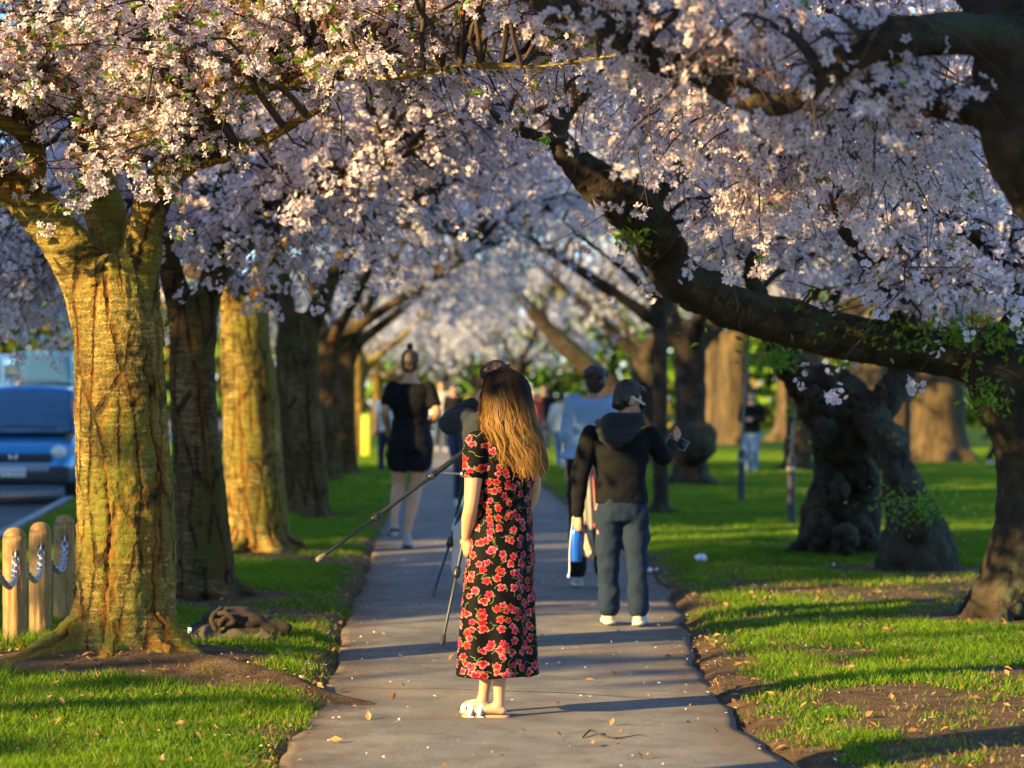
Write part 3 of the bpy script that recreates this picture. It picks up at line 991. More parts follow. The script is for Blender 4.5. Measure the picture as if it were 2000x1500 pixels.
class Crown:
    """grows branches from the limbs into envelopes, twigs from the branches and clusters along the twigs"""
    def __init__(s, limbs, ells, nb, nt, per, seed, droop=.25, twig=(.3, .75), weights=None, inner=2.2):
        r = s.r = np.random.default_rng(seed)
        S, SR = [], []
        for P, Rr in limbs:
            p, q = catmull(P, Rr, .12)
            h = max(1, int(len(p) * .25))
            S.append(p[h:]); SR.append(q[h:])
        S = np.concatenate(S); SR = np.concatenate(SR)
        E = np.array(ells, float)
        vol = E[:, 3] * E[:, 4] * E[:, 5] if weights is None else np.array(weights, float)
        w = r.choice(len(E), nb, p=vol / vol.sum())
        u = unit(r.normal(size=(nb, 3)))
        tgt = E[w, :3] + u * E[w, 3:] * (r.random((nb, 1)) ** (1 / inner))
        d = np.linalg.norm(tgt[:, None] - S[None], axis=2) + .35 * np.maximum(0, S[None, :, 2] - tgt[:, None, 2])
        k = d.argmin(1)
        A = S[k]
        L = np.linalg.norm(tgt - A, axis=1)
        K = 9
        t = np.linspace(0, 1, K)[None, :, None]
        B = A[:, None] * (1 - t) + tgt[:, None] * t
        B[..., 2] += (np.sin(np.pi * t[..., 0]) * .16 * L[:, None])
        wob = np.cumsum(r.normal(size=(nb, K, 3)), 1)
        wob = wob - wob[:, :1] * (1 - t) - wob[:, -1:] * t
        B = B + wob * .035 * L[:, None, None] ** .8
        r0 = np.minimum(.007 + .011 * L, SR[k] * .75)
        s.B, s.BR = B, (r0[:, None] * (1 - t[0, :, 0]) ** .8 + .004)
        # twigs
        prob = L / L.sum()
        bi = r.choice(nb, nt, p=prob)
        sI = .22 + .78 * r.random(nt)
        x = sI * (K - 1)
        i0 = np.minimum(x.astype(int), K - 2)
        fr = (x - i0)[:, None]
        st = B[bi, i0] * (1 - fr) + B[bi, i0 + 1] * fr
        bd = unit(B[bi, i0 + 1] - B[bi, i0])
        dv = r.normal(size=(nt, 3)); dv[:, 2] = dv[:, 2] * .55 - .12
        dv = unit(unit(dv) + bd * .55)
        tl = twig[0] + (twig[1] - twig[0]) * r.random(nt)
        K2 = 5
        t = np.linspace(0, 1, K2)[None, :, None]
        Tn = st[:, None] + dv[:, None] * (t * tl[:, None, None])
        Tn[..., 2] -= (t[..., 0] ** 2) * (droop * tl[:, None] * (.3 + r.random((nt, 1))))
        Tn = Tn + r.normal(size=(nt, K2, 3)) * .025 * t
        s.T, s.TR = Tn, (.0046 * (1 - t[..., 0]) + .0016) * np.ones((nt, 1))
        # clusters
        m = nt * per
        ti = np.repeat(np.arange(nt), per)
        x = (.1 + .9 * r.random(m))
        x = np.where(r.random(m) < .8, np.clip(np.round(x * 3 + .3 * np.sin(ti * 1.7)) / 3, .12, 1), x) * (K2 - 1) * .999
        i0 = np.minimum(x.astype(int), K2 - 2)
        fr = (x - i0)[:, None]
        s.C = Tn[ti, i0] * (1 - fr) + Tn[ti, i0 + 1] * fr + r.normal(size=(m, 3)) * .02

    def wood(s, parent, n0=5, n1=3, name='twigs'):
        V1, Q1 = batch_tubes(s.B, s.BR, n0)
        px = 1000 + s.T[:, 0, 0] / s.T[:, 0, 1] * F
        ok = (s.T[:, 0, 1] > 1) & (np.abs(px - 1000) < 1000 + 1.0 * F / np.maximum(s.T[:, 0, 1], 1))
        V2, Q2 = batch_tubes(s.T[ok], s.TR[ok], n1)
        V, Fs = merge((V1, [Q1]), (V2, [Q2]))
        return part(name, V, Fs, MAT_TWIG, parent, kind='stuff')

    def bloom(s, parent, lod, spent=.2, leaf=.12, singles=0, young=.4, mg=1.0, keep_out=.22, hole=None, lsize=(.03, .035)):
        r = s.r
        C = s.C
        if hole is not None:
            C = C[hole(C)]
        d = np.maximum(C[:, 1], .5)
        px = C[:, 0] / d * F
        py = HZ - (C[:, 2] - CAMH) / d * F
        mgp = mg * F / d
        seen = (C[:, 1] > 2) & (np.abs(px) < 1000 + mgp) & (py > -mgp) & (py < 1500 + mgp)
        out = ~seen & (r.random(len(C)) < keep_out)
        Cs, Co = C[seen], C[out]
        taken = np.zeros(len(Cs), bool)
        if singles and len(Cs):
            vis = np.where((np.abs(px[seen]) < 1000) & (py[seen] > 0))[0]
            order = vis[np.argsort(d[seen][vis] + r.random(len(vis)) * 1.5)][:singles]
            taken[order] = True
            for q in order:
                o = obj('blossom_cluster', CLUSTER_MESH[r.integers(len(CLUSTER_MESH))], None, parent)
                o.location = Cs[q] - np.array(parent.location)
                o.rotation_euler = (r.normal() * .5, r.normal() * .5, r.random() * 6.28)
                sc = .9 + .25 * r.random()
                o.scale = (sc, sc, sc)
        geo = cluster_geo(Cs[~taken], lod, r, spent) + cluster_geo(Co, 3, r, spent)
        if geo:
            V, Fs, cl = pack(geo)
            part('blossom', V, Fs, MAT_PETAL, parent, kind='stuff', col=cl, smooth=False)
        nl = int(len(Cs) * leaf)
        if nl:
            q = r.choice(len(Cs), nl, replace=False)
            kk = 4 if lod < 2 else 2
            Cl = np.repeat(Cs[q], kk, 0)
            D = r.normal(size=(nl * kk, 3)); D[:, 2] = D[:, 2] * .7 - .15
            D = unit(D)
            V, Fs, cl = leaf_quads(Cl, D, (lsize[0] + lsize[1] * r.random(nl * kk)) * (1 if lod < 2 else 1.7), r, young)
            part('leaves', V, [Fs], MAT_LEAF, parent, kind='stuff', col=cl, smooth=False)

CLUSTER_MESH = []
_r = np.random.default_rng(77)
for k in range(10):
    V, Fs, cl = pack(cluster_geo(np.zeros((1, 3)), 0, _r, 0.0 if k < 8 else 1.0))
    me = new_mesh('blossom_cluster', V, Fs, smooth=False, col=cl)
    me.materials.append(MAT_PETAL)
    CLUSTER_MESH.append(me)

LINE = 'cherry trees along the path'
def tree(label, x, y, group=LINE, name='cherry_tree'):
    return thing(name, label, 'tree', (x, y, float(ground_z(np.array([x]), np.array([y]))[0])), group)

def root_shapes(x, y, r0, n, spread, seed, h=.32, skip=None):
    r = np.random.default_rng(seed)
    out = []
    for k in range(n):
        a = k * 2 * np.pi / n + r.random() * .5
        if skip and skip(a):
            continue
        L = spread * (.75 + .5 * r.random())
        dx, dy = math.cos(a), math.sin(a)
        pts = [(x + dx * r0 * .25, y + dy * r0 * .25, h * (1.1 + .4 * r.random())), (x + dx * (r0 * .9), y + dy * (r0 * .9), h * .42), (x + dx * (r0 + L * .45), y + dy * (r0 + L * .45), .06), (x + dx * (r0 + L), y + dy * (r0 + L), -.07)]
        out.append(tube(pts, [r0 * .42, r0 * .38, r0 * .26, r0 * .12], 12, .06))
    return out

# --- the big cherry at the front of the row
d1 = 13.25
T1 = tree('mossy old cherry with peeling gold bark and spreading roots beside the wooden posts', T1X, T1Y)
l1 = [limb([(233, 1330, d1, 128), (238, 1270, d1, 112), (244, 1150, d1, 101), (245, 1000, d1, 95), (237, 820, d1, 91), (233, 680, d1, 87), (229, 600, d1, 84), (228, 550, d1, 74)]),
      limb([(205, 640, d1, 62), (165, 530, d1, 54), (100, 440, d1, 44), (20, 365, d1, 38), (-110, 280, d1 - .2, 34), (-300, 160, d1 - .5, 26), (-520, 20, d1 - .9, 17)]),
      limb([(238, 610, d1 + .1, 60), (222, 480, d1 + .25, 44), (198, 390, d1 + .4, 39), (182, 280, d1 + .6, 36), (172, 150, d1 + .8, 31), (140, -60, d1 + 1, 24), (110, -300, d1 + 1.1, 15)]),
      limb([(255, 620, d1, 58), (275, 510, d1 - .05, 38), (285, 430, d1 - .1, 34), (325, 345, d1 - .15, 33), (385, 250, d1 - .1, 31), (440, 160, d1, 29), (478, 60, d1, 26), (530, -90, d1 + .2, 20), (600, -300, d1 + .3, 12)]),
      limb([(50, 385, d1, 24), (72, 320, d1 - .2, 19), (45, 262, d1 - .4, 17), (-40, 215, d1 - .6, 14), (-180, 150, d1 - .8, 9)]),
      limb([(430, 170, d1 - .05, 15), (520, 172, d1 - .4, 9), (640, 150, d1 - .8, 7.5), (760, 152, d1 - 1.1, 6.5), (900, 128, d1 - 1.3, 6), (1060, 128, d1 - 1.5, 5), (1220, 104, d1 - 1.6, 3.5)]),
      limb([(300, 372, d1 - .1, 18), (365, 330, d1 - .5, 13), (440, 305, d1 - .8, 11), (520, 270, d1 - 1.0, 9), (640, 205, d1 - 1.2, 6)])]
ex = root_shapes(T1X, T1Y, .27, 7, .3, 4, .30)
ex.append(tube([(T1X - .1, 13.2, .28), (T1X - .32, 13.05, .13), (T1X - .5, 12.9, .05), (T1X - .75, 12.75, -.03)], [.14, .11, .075, .04], 12, .06))
ex.append(tube([(T1X + .12, 13.15, .32), (T1X + .3, 13.05, .15), (T1X + .46, 12.95, .06), (T1X + .75, 12.8, -.02)], [.13, .105, .07, .04], 12, .06))
bark_skin(l1, ex, .0095, 4, T1, MAT_BARK, 3, (6.2, .85), .019, moss=.05, splits=13, sw=.011)
C1 = Crown(l1[1:], [(-3.3, 12.9, 3.35, 1.5, 1.5, .6), (-1.75, 12.6, 3.35, 1.3, 1.3, .5), (-.55, 12.5, 3.5, 1.2, 1.2, .38), (.35, 12.2, 3.65, .9, 1.0, .28), (-2.2, 13.8, 4.9, 3.2, 2.6, 1.2), (-1.95, 12.2, 2.78, .5, .45, .30), (-2.85, 12.6, 3.0, .6, .5, .3)],
           270, 1900, 5, 21, weights=[2.4, 2.7, 2.0, 1.2, 3.2, .8, .8], inner=2.6, droop=.16, twig=(.25, .6))
C1.wood(T1, 6, 4)
C1.bloom(T1, 0, spent=.36, leaf=.32, lsize=(.035, .04), young=.3, singles=300, mg=.7, keep_out=.5, hole=clear_of([l1[0], l1[1], l1[4], (l1[2][0][:4], l1[2][1][:4]), (l1[3][0][:4], l1[3][1][:4])], 1.0, .75))

# --- the dark leaning cherry close to the camera, its trunk mostly outside the picture
d2 = 8.6
N2 = tree('dark cherry whose out of focus limbs cross the top of the picture', 2.99, 9.36)
l2 = [(np.array([(2.99, 9.36, -0.239), (2.96, 9.31, 0.523), (2.67, 9.04, 1.34), (2.26, 8.76, 1.96), (1.94, 8.65, 2.35), (1.85, 8.65, 2.7), (1.96, 8.71, 3.24), (2.29, 8.93, 4.22)]), np.array([.36, .27, .24, .225, .225, .20, .16, .10])),
      limb([(2010, 110, d2, 62), (1900, 66, d2 - .1, 42), (1760, 74, d2 - .2, 41), (1690, 96, d2 - .2, 35), (1610, 150, d2 - .15, 25), (1540, 202, d2 - .1, 22), (1450, 190, d2, 29), (1370, 148, d2 + .1, 27), (1270, 112, d2 + .1, 31), (1190, 62, d2 + .2, 32), (1100, 15, d2 + .3, 31), (1000, -40, d2 + .4, 29), (820, -160, d2 + .6, 22)]),
      limb([(1950, 235, d2, 40), (1880, 215, d2 + .1, 26), (1790, 212, d2 + .2, 20), (1700, 175, d2 + .4, 15), (1600, 120, d2 + .7, 10)]),
      (np.array([(1.91, 8.65, 2.59), (1.63, 8.93, 3.14), (1.09, 9.25, 3.68), (0.327, 9.58, 4.12)]), np.array([.14, .1, .07, .04])),
      (np.array([(2.01, 8.71, 3.03), (1.96, 7.84, 3.46), (1.63, 6.86, 3.9)]), np.array([.12, .09, .05])),
      (np.array([(1.76, 9.04, 2.59), (1.47, 10.1, 2.83), (1.31, 11.1, 2.86), (1.14, 11.8, 2.65)]), np.array([.05, .03, .022, .012]))]
bark_skin(l2, root_shapes(2.99, 9.36, .3, 6, .3, 9), .016, 5, N2, MAT_DARK, 5, (6, 1.2), .014, moss=.05)
C2 = Crown(l2[1:], [(1.14, 8.71, 2.72, 0.816, 0.762, 0.174), (1.58, 9.04, 2.54, 0.599, 0.762, 0.174), (0.544, 8.71, 2.83, 0.544, 0.653, 0.131), (1.36, 10.8, 2.83, 0.925, 0.98, 0.261), (1.22, 10.8, 2.44, 0.283, 0.435, 0.174), (1.09, 8.16, 4.12, 2.83, 2.39, 0.98), (1.91, 11, 2.65, 0.544, 0.762, 0.327)],
           150, 900, 5, 22, weights=[1.6, 1.0, .7, 1.9, .75, 1.6, .8], droop=.55, twig=(.16, .42))
C2.wood(N2, 6, 4)
C2.bloom(N2, 0, spent=.12, leaf=.07, singles=300, mg=.5, keep_out=.3, hole=clear_of(l2[:2], 1.1, .78))

# --- the cherry whose bent limb sweeps across from the right
d3 = 16.2
B3 = tree('gnarled cherry with one bent limb sweeping low over the lawn towards the path', (1995 - 1000) * d3 / F, d3)
l3 = [limb([(1990, 1240, d3, 96), (1998, 1130, d3, 82), (2018, 1000, d3, 74), (2018, 870, d3, 76), (1985, 760, d3, 92), (1975, 700, d3, 90)]),
      limb([(1985, 735, d3, 74), (1890, 694, d3, 56), (1760, 676, d3 - .1, 46), (1640, 657, d3 - .2, 47), (1500, 622, d3 - .35, 46), (1395, 585, d3 - .5, 46), (1318, 535, d3 - .6, 44), (1288, 468, d3 - .7, 46), (1235, 412, d3 - .8, 46), (1160, 350, d3 - .9, 37), (1108, 296, d3 - 1, 29), (1088, 245, d3 - 1, 22), (1130, 190, d3 - 1, 15), (1200, 120, d3 - 1, 9)]),
      limb([(1990, 720, d3, 70), (2025, 600, d3 + .1, 56), (2070, 440, d3 + .3, 48), (2090, 250, d3 + .5, 40), (2080, 0, d3 + .7, 30), (2020, -250, d3 + .8, 18)]),
      limb([(1100, 275, d3 - 1, 18), (1050, 265, d3 - 1.1, 14), (985, 240, d3 - 1.2, 10), (900, 150, d3 - 1.2, 6)]),
      limb([(1250, 420, d3 - .8, 20), (1340, 330, d3 - .6, 16), (1460, 240, d3 - .5, 12), (1600, 100, d3 - .4, 8)]),
      limb([(1500, 620, d3 - .35, 18), (1470, 520, d3 - .1, 14), (1520, 400, d3 + .2, 11), (1560, 200, d3 + .4, 8)]),
      limb([(1760, 680, d3 - .1, 20), (1740, 560, d3 - .3, 15), (1650, 450, d3 - .5, 11), (1640, 250, d3 - .6, 8)]),
      limb([(2040, 560, d3 + .2, 28), (1930, 470, d3, 20), (1800, 400, d3 - .2, 14), (1680, 260, d3 - .3, 9)])]
ex3 = root_shapes(l3[0][0][0][0], d3, .3, 6, .25, 12, .3) + [ellipsoid(at(1935, 735, d3 - .15), (.19, .17, .16)), ellipsoid(at(1958, 1190, d3 - .1), (.2, .2, .2)), ellipsoid(at(1268, 490, d3 - .72), (.1, .1, .1)), ellipsoid(at(1395, 565, d3 - .5), (.13, .13, .13)), ellipsoid(at(1240, 395, d3 - .8), (.12, .12, .11))]
bark_skin(l3, ex3, .017, 4, B3, MAT_DARK, 7, (5.5, 1.3), .020, moss=.12, lump=.032)
C3 = Crown(l3[1:], [(1.9, 16.0, 3.5, 2.3, 2.0, 1.1), (2.0, 15.6, 2.62, 1.5, 1.2, .38), (2.9, 15.6, 2.2, 1.0, 1.0, .3), (.7, 15.2, 3.35, 1.0, 1.0, .5), (2.2, 16.2, 5.4, 3.2, 2.8, 1.2)],
           190, 1500, 5, 23, weights=[3.2, 1.5, 1.1, 1.4, 3], inner=2.2)
C3.wood(B3, 5, 3)
C3.bloom(B3, 1, spent=.16, leaf=.12, singles=300, mg=.8, hole=clear_of(l3[:2], 1.2, .93))

def row_tree(label, x, y, base_hw, limbs, ells, nb, nt, per, seed, lod, mat=None, leaf=.1, spent=.16, voxel=.022, furrow=(6, 1.0), depth=.016, moss=.0, droop=.3, splits=9, singles=0, young=.4, weights=None, keep_out=.22, name='cherry_tree', group=LINE, hole=None, extra=(), lump=0.0, roots=.22, twig=(.35, .85), smooth=4):
    t = tree(label, x, y, group, name)
    r0 = limbs[0][1][1]
    bark_skin(limbs, root_shapes(x, y, r0 * .95, 6, roots, seed + 100, .26) + list(extra), voxel, smooth, t, mat or MAT_BARK, seed, furrow, depth, moss, lump, splits=splits if mat in (None, MAT_BARK_SHADED) else 0, sw=.02)
    cr = Crown(limbs[1:], ells, nb, nt, per, seed + 50, droop, twig, weights)
    cr.wood(t, 4, 3)
    cr.bloom(t, lod, spent, leaf, singles, young, hole=hole, keep_out=keep_out)
    return t

def auto_limbs(x, y, d, r, h, seed, n=4, spread=2.2, lean=0.0):
    """limbs for a tree whose fork height is h, going outwards and upwards"""
    g = np.random.default_rng(seed)
    out = []
    for k in range(n):
        a = 2 * np.pi * (k + .3 * g.random()) / n
        L = spread * (.8 + .4 * g.random())
        dx, dy = math.cos(a), math.sin(a)
        P = np.array([(x + lean, y, h - .35), (x + lean + dx * .25, y + dy * .25, h + .25), (x + lean + dx * L * .45, y + dy * L * .45, h + 1.0), (x + lean + dx * L, y + dy * L, h + 1.9 + .5 * g.random()), (x + lean + dx * L * 1.3, y + dy * L * 1.3, h + 2.6)])
        out.append((P, np.array([.62, .5, .36, .22, .1]) * r))
    return out

def canopy(x, y, side, low=2.75, top=6.4, rx=3.6, ry=3.2):
    cz = (low + top) / 2
    return [(x + .7 * side, y, cz + .25, rx, ry, (top - low) / 2), (x + 1.9 * side, y - .4, low + .95, 1.9, 2.0, .65), (x - 1.6 * side, y + .2, low + .75, 1.7, 2.0, .65)]

# --- the rest of the row beside the street
da = 17.7
Lb = [limb([(403, 1195, da, 72), (402, 1120, da, 58), (392, 980, da, 52), (380, 820, da, 46), (376, 700, da, 45), (378, 640, da, 46), (376, 600, da, 42)]),
      limb([(362, 650, da, 30), (342, 560, da, 25), (325, 500, da, 23), (300, 400, da, 20), (240, 250, da + .3, 15), (150, 100, da + .4, 9)]),
      limb([(386, 650, da, 30), (408, 570, da, 26), (425, 500, da, 24), (432, 400, da, 21), (470, 250, da + .2, 16), (540, 80, da + .2, 10)]),
      limb([(428, 470, da, 16), (520, 400, da - .3, 11), (640, 350, da - .7, 9), (760, 320, da - 1, 6)]),
      limb([(415, 560, da, 15), (500, 470, da + .9, 11), (620, 420, da + 1.6, 8)])]
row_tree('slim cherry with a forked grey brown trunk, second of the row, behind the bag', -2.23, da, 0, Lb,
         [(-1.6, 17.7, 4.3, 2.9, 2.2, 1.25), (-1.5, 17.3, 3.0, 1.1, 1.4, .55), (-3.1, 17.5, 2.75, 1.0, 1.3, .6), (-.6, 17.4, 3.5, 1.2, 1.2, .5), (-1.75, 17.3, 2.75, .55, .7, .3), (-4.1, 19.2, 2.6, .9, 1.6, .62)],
         170, 1500, 5, 31, 1, mat=MAT_BARK_SHADED, weights=[3, 1.5, 1.4, 1.2, .7, 1.6], voxel=.018)
db = 23.2
Lb = [limb([(505, 1098, db, 76), (502, 1040, db, 64), (495, 900, db, 58), (487, 760, db, 55), (480, 680, db, 50), (478, 630, db, 48)]),
      limb([(465, 670, db, 28), (452, 610, db, 23), (440, 560, db, 21), (400, 430, db, 17), (330, 250, db + .4, 11)]),
      limb([(495, 670, db, 28), (505, 600, db, 23), (512, 540, db, 21), (530, 420, db, 17), (580, 280, db + .3, 12), (640, 120, db + .3, 7)]),
      limb([(512, 520, db, 13), (600, 440, db - .4, 10), (720, 370, db - .8, 8), (830, 400, db - 1.2, 5)])]
row_tree('sunlit cherry with yellow bark and a rust red split, third trunk of the row', -2.46, db, 0, Lb,
         canopy(-2.46, db, 1, 2.75, 6.2, 3.4, 2.8) + [(-.4, 22.7, 3.9, 1.3, 1.4, .6), (-5.0, 24.5, 2.9, 1.3, 2.2, .85)], 140, 1350, 5, 32, 1)
dc = 30.0
Lb = [limb([(598, 1030, dc, 58), (597, 970, dc, 47), (590, 860, dc, 45), (582, 760, dc, 43), (580, 680, dc, 42), (582, 640, dc, 40)]),
      limb([(568, 680, dc, 22), (558, 600, dc, 19), (552, 540, dc, 17), (520, 420, dc, 13), (470, 300, dc, 8)]),
      limb([(592, 670, dc, 24), (622, 600, dc, 20), (648, 545, dc, 18), (690, 470, dc, 14), (770, 380, dc, 10), (850, 300, dc, 6)]),
      limb([(690, 470, dc, 10), (800, 440, dc - .6, 8), (930, 470, dc - 1, 5)])]
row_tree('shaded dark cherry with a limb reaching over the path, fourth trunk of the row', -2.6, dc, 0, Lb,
         canopy(-2.6, dc, 1, 2.8, 6.6, 3.8, 3.2) + [(.1, 29.5, 3.9, 1.5, 1.5, .65), (-6.2, 30.5, 3.2, 1.6, 2.2, 1.0)], 140, 1250, 5, 33, 2, mat=MAT_BARK_SHADED, furrow=(6, .8), depth=.022)
for (px, dd, hw, seed, lab) in ((643, 43, 24, 34, 'shaded cherry with a straight furrowed trunk, fifth of the row'),
                                (676, 47, 22, 35, 'narrow furrowed cherry close behind the fifth trunk of the row'),
                                (703, 64, 15, 36, 'thin pale cherry with a forked top, seventh of the row'),
                                (738, 104, 9.5, 37, 'distant slender cherry by the yellow post, its blossom in full sun')):
    x = gx_ = (px - 1000) * dd / F
    r0 = hw * dd / F
    fork = 2.35 if dd < 60 else 2.2
    L0 = (np.array([(x, dd, -.1), (x, dd, .3), (x - .02, dd, 1.2), (x - .03, dd, fork), (x - .02, dd, fork + .3)]), np.array([1.25, 1.05, .95, .95, .85]) * r0)
    row_tree(lab, x, dd, 0, [L0] + auto_limbs(x, dd, dd, r0 * 1.05, fork, seed, 4, 2.6), canopy(x, dd, 1, 2.75 if dd < 60 else 2.6, 6.8, 3.9 if dd < 60 else 2.8, 3.6), 90, 800, 5, seed, 2, mat=MAT_BARK_SHADED if dd < 60 else None, voxel=.035, furrow=(5, .7), depth=.025)

# --- lawn side trees
dg = 22.0
G = [limb([(1640, 1085, dg + 1, 92), (1640, 1020, dg + 1, 80), (1652, 930, dg + .8, 66), (1648, 870, dg + .6, 62), (1650, 830, dg + .4, 62)]),
     limb([(1655, 860, dg + .4, 56), (1612, 800, dg + .3, 46), (1570, 745, dg + .2, 38), (1532, 695, dg, 33), (1505, 650, dg - .2, 26), (1470, 560, dg - .4, 18), (1420, 430, dg - .4, 12)]),
     limb([(1680, 840, dg + .3, 44), (1725, 790, dg + .3, 32), (1755, 740, dg + .4, 27), (1772, 690, dg + .4, 24), (1800, 560, dg + .5, 18), (1850, 380, dg + .5, 12)]),
     limb([(1792, 1135, dg - 1.3, 88), (1788, 1060, dg - 1.3, 68), (1772, 985, dg - 1, 44), (1744, 890, dg - .6, 34), (1715, 830, dg - .1, 38), (1680, 790, dg + .2, 34), (1610, 730, dg + .2, 28)]),
     limb([(1540, 690, dg, 16), (1620, 600, dg + .2, 12), (1700, 480, dg + .3, 8)])]
rk = np.random.default_rng(8)
knobs = []
for (px, py, dd, rr) in ((1600, 1030, 22.5, .22), (1680, 1040, 22.4, .2), (1625, 940, 22.4, .17), (1690, 930, 22.5, .19), (1615, 850, 22, .17), (1590, 770, 21.9, .13), (1720, 770, 22, .13), (1760, 1080, 20.5, .2), (1830, 1075, 20.6, .2), (1745, 930, 20.9, .12), (1640, 960, 22.2, .15), (1810, 1000, 20.6, .16), (1650, 1060, 22.1, .2), (1790, 1020, 20.4, .18)):
    knobs.append(ellipsoid(at(px, py, dd), (rr * .66, rr * .6, rr * .85)))
t = row_tree('knobbly cherry with two leaning stems that cross over a hollow base on the lawn', (1640 - 1000) * 23 / F, 23, 0, G,
         [(3.2, 22, 4.6, 3.0, 2.4, 1.3), (2.3, 21.6, 3.2, 1.6, 1.5, .5), (3.9, 21.6, 2.75, 1.1, 1.2, .4)], 110, 950, 5, 41, 1, mat=MAT_DARK, extra=knobs, lump=.055, moss=.02, voxel=.020, smooth=9, depth=.034, furrow=(9, 2.2), weights=[3, 1.2, .8], leaf=.16)
# fresh shoots around the stump
rs_ = np.random.default_rng(4)
nn = 420
C = at(1790, 985, 20.5) + rs_.normal(size=(nn, 3)) * np.array([.20, .1, .08]) + np.array([0, -.25, 0])
D = unit(rs_.normal(size=(nn, 3)) + np.array([0, -.6, .2]))
V, Q, cl = leaf_quads(C, D, .03 + .03 * rs_.random(nn), rs_, .05)
part('shoots', V, [Q], MAT_LEAF, t, kind='stuff', col=cl, smooth=False)
# two low branches full of green shoots
for (cx, cy, dd, nn, sg) in ((1510, 700, 21.5, 240, (.1, .1, .06)), (1230, 462, 15.2, 60, (.06, .05, .03)), (1925, 775, 15.75, 110, (.07, .06, .07)), (1700, 640, 16, 300, (.5, .15, .06)), (1890, 655, 15.8, 300, (.3, .12, .08))):
    host = B3 if dd < 20 else t
    C = at(cx, cy, dd) + rs_.normal(size=(nn, 3)) * np.array(sg)
    V, Q, cl = leaf_quads(C, unit(rs_.normal(size=(nn, 3)) + np.array([0, -.4, -.2])), .04 + .04 * rs_.random(nn), rs_, .08)
    part('shoots', V, [Q], MAT_LEAF, host, kind='stuff', col=cl, smooth=False)

def lawn_tree(label, px, dd, hw, seed, low=2.7, lean=0.0, limbs=None, rx=4.0, nt=750, lod=2, mat=None, extra=(), side=-1, fork=2.3, top=7.0, lump=.03, n=4):
    x = (px - 1000) * dd / F
    r0 = hw * dd / F
    L0 = (np.array([(x, dd, -.1), (x, dd, .3), (x + lean * .4, dd, 1.2), (x + lean * .8, dd, fork), (x + lean, dd, fork + .4)]), np.array([1.35, 1.1, .95, .95, .9]) * r0)
    return row_tree(label, x, dd, 0, [L0] + (limbs or []) + auto_limbs(x, dd, dd, r0, fork, seed, n, 2.7, lean), canopy(x, dd, side, low, top, rx, 3.6), 90, nt, 5, seed, lod, mat=mat or MAT_DARK, voxel=.04, extra=extra, lump=lump, furrow=(5, .8), depth=.02, roots=.35)

burl = [ellipsoid(at(1352, 868, 41.6), (.43, .4, .36)), ellipsoid(at(1372, 850, 41.6), (.28, .28, .24)), ellipsoid(at(1330, 850, 41.7), (.25, .25, .25))]
lawn_tree('cherry with a huge round burl on its trunk beside the phone user', 1348, 42, 33, 42, extra=burl)
arm = limb([(1235, 800, 55, 26), (1180, 745, 55, 22), (1120, 690, 55, 20), (1070, 640, 55, 16), (1000, 560, 55, 10)])
lawn_tree('dark cherry with a diagonal limb leaning towards the path above the walkers', 1262, 56, 28, 43, limbs=[arm], side=1, rx=3.0)
lawn_tree('dark cherry over the lawn between the phone user and the knobbly tree', 1290, 31, 17, 48, low=2.9, nt=1000, rx=4.2, side=-1, fork=2.7)
lawn_tree('distant cherry in sun reaching over the path from the lawn side', 1012, 71, 12, 44, low=2.25, rx=4.4, nt=1300)
lawn_tree('far cherry closing the view where the path bends', 935, 118, 12, 45, low=2.0, rx=6.5, nt=1200, fork=2.0)
lawn_tree('far cherry at the very end of the avenue', 800, 112, 11, 46, low=2.2, rx=6.5, nt=1200, fork=2.0)
lawn_tree('shaded cherry far across the lawn behind the knobbly tree', 1560, 50, 26, 47, low=3.0, rx=5.0, nt=1000, side=-1)
lawn_tree('shaded cherry far across the lawn near the picture edge', 2080, 36, 30, 49, low=2.7, rx=4.6, nt=1100, side=-1)
lawn_tree('wide blossoming cherry across the lawn behind the bent limb', 1760, 40, 20, 50, low=3.1, rx=4.6, nt=1100, side=-1, fork=3.0, top=7.5)

# --- old trees in the low sun at the far side of the park
M = Mat('old_tree_bark')
c = M.coord()
mp = M.n('Mapping', {'Vector': c, 'Scale': (3, 3, .7)})
b0 = M.ramp(M.noise(1.6, 5, mp.outputs[0]), [(.3, (.026, .018, .007)), (.5, (.07, .044, .015)), (.75, (.15, .098, .032))])
M.end(M.bsdf(b0, .9, Normal=M.bump(M.noise(9, 4, c), .7, .05)))
MAT_OLD = M.m
def leafy(parent, ells, n, size, seed, dark=0.0, name='crown'):
    r = np.random.default_rng(seed)
    E = np.array(ells, float)
    w = r.choice(len(E), n, p=E[:, 3] * E[:, 4] / (E[:, 3] * E[:, 4]).sum())
    u = unit(r.normal(size=(n, 3)))
    C = E[w, :3] + u * E[w, 3:] * (r.random((n, 1)) ** (1 / 3.5))
    C = C + fbm(C * .9, 2, seed)[:, None] * u * .6
    D = unit(r.normal(size=(n, 3)))
    V, Q, cl = leaf_quads(C, D, size * (.6 + .8 * r.random(n)), r, .12)
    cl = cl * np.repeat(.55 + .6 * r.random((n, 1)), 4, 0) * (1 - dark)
    return part(name, V, [Q], MAT_LEAF, parent, col=cl, smooth=False)

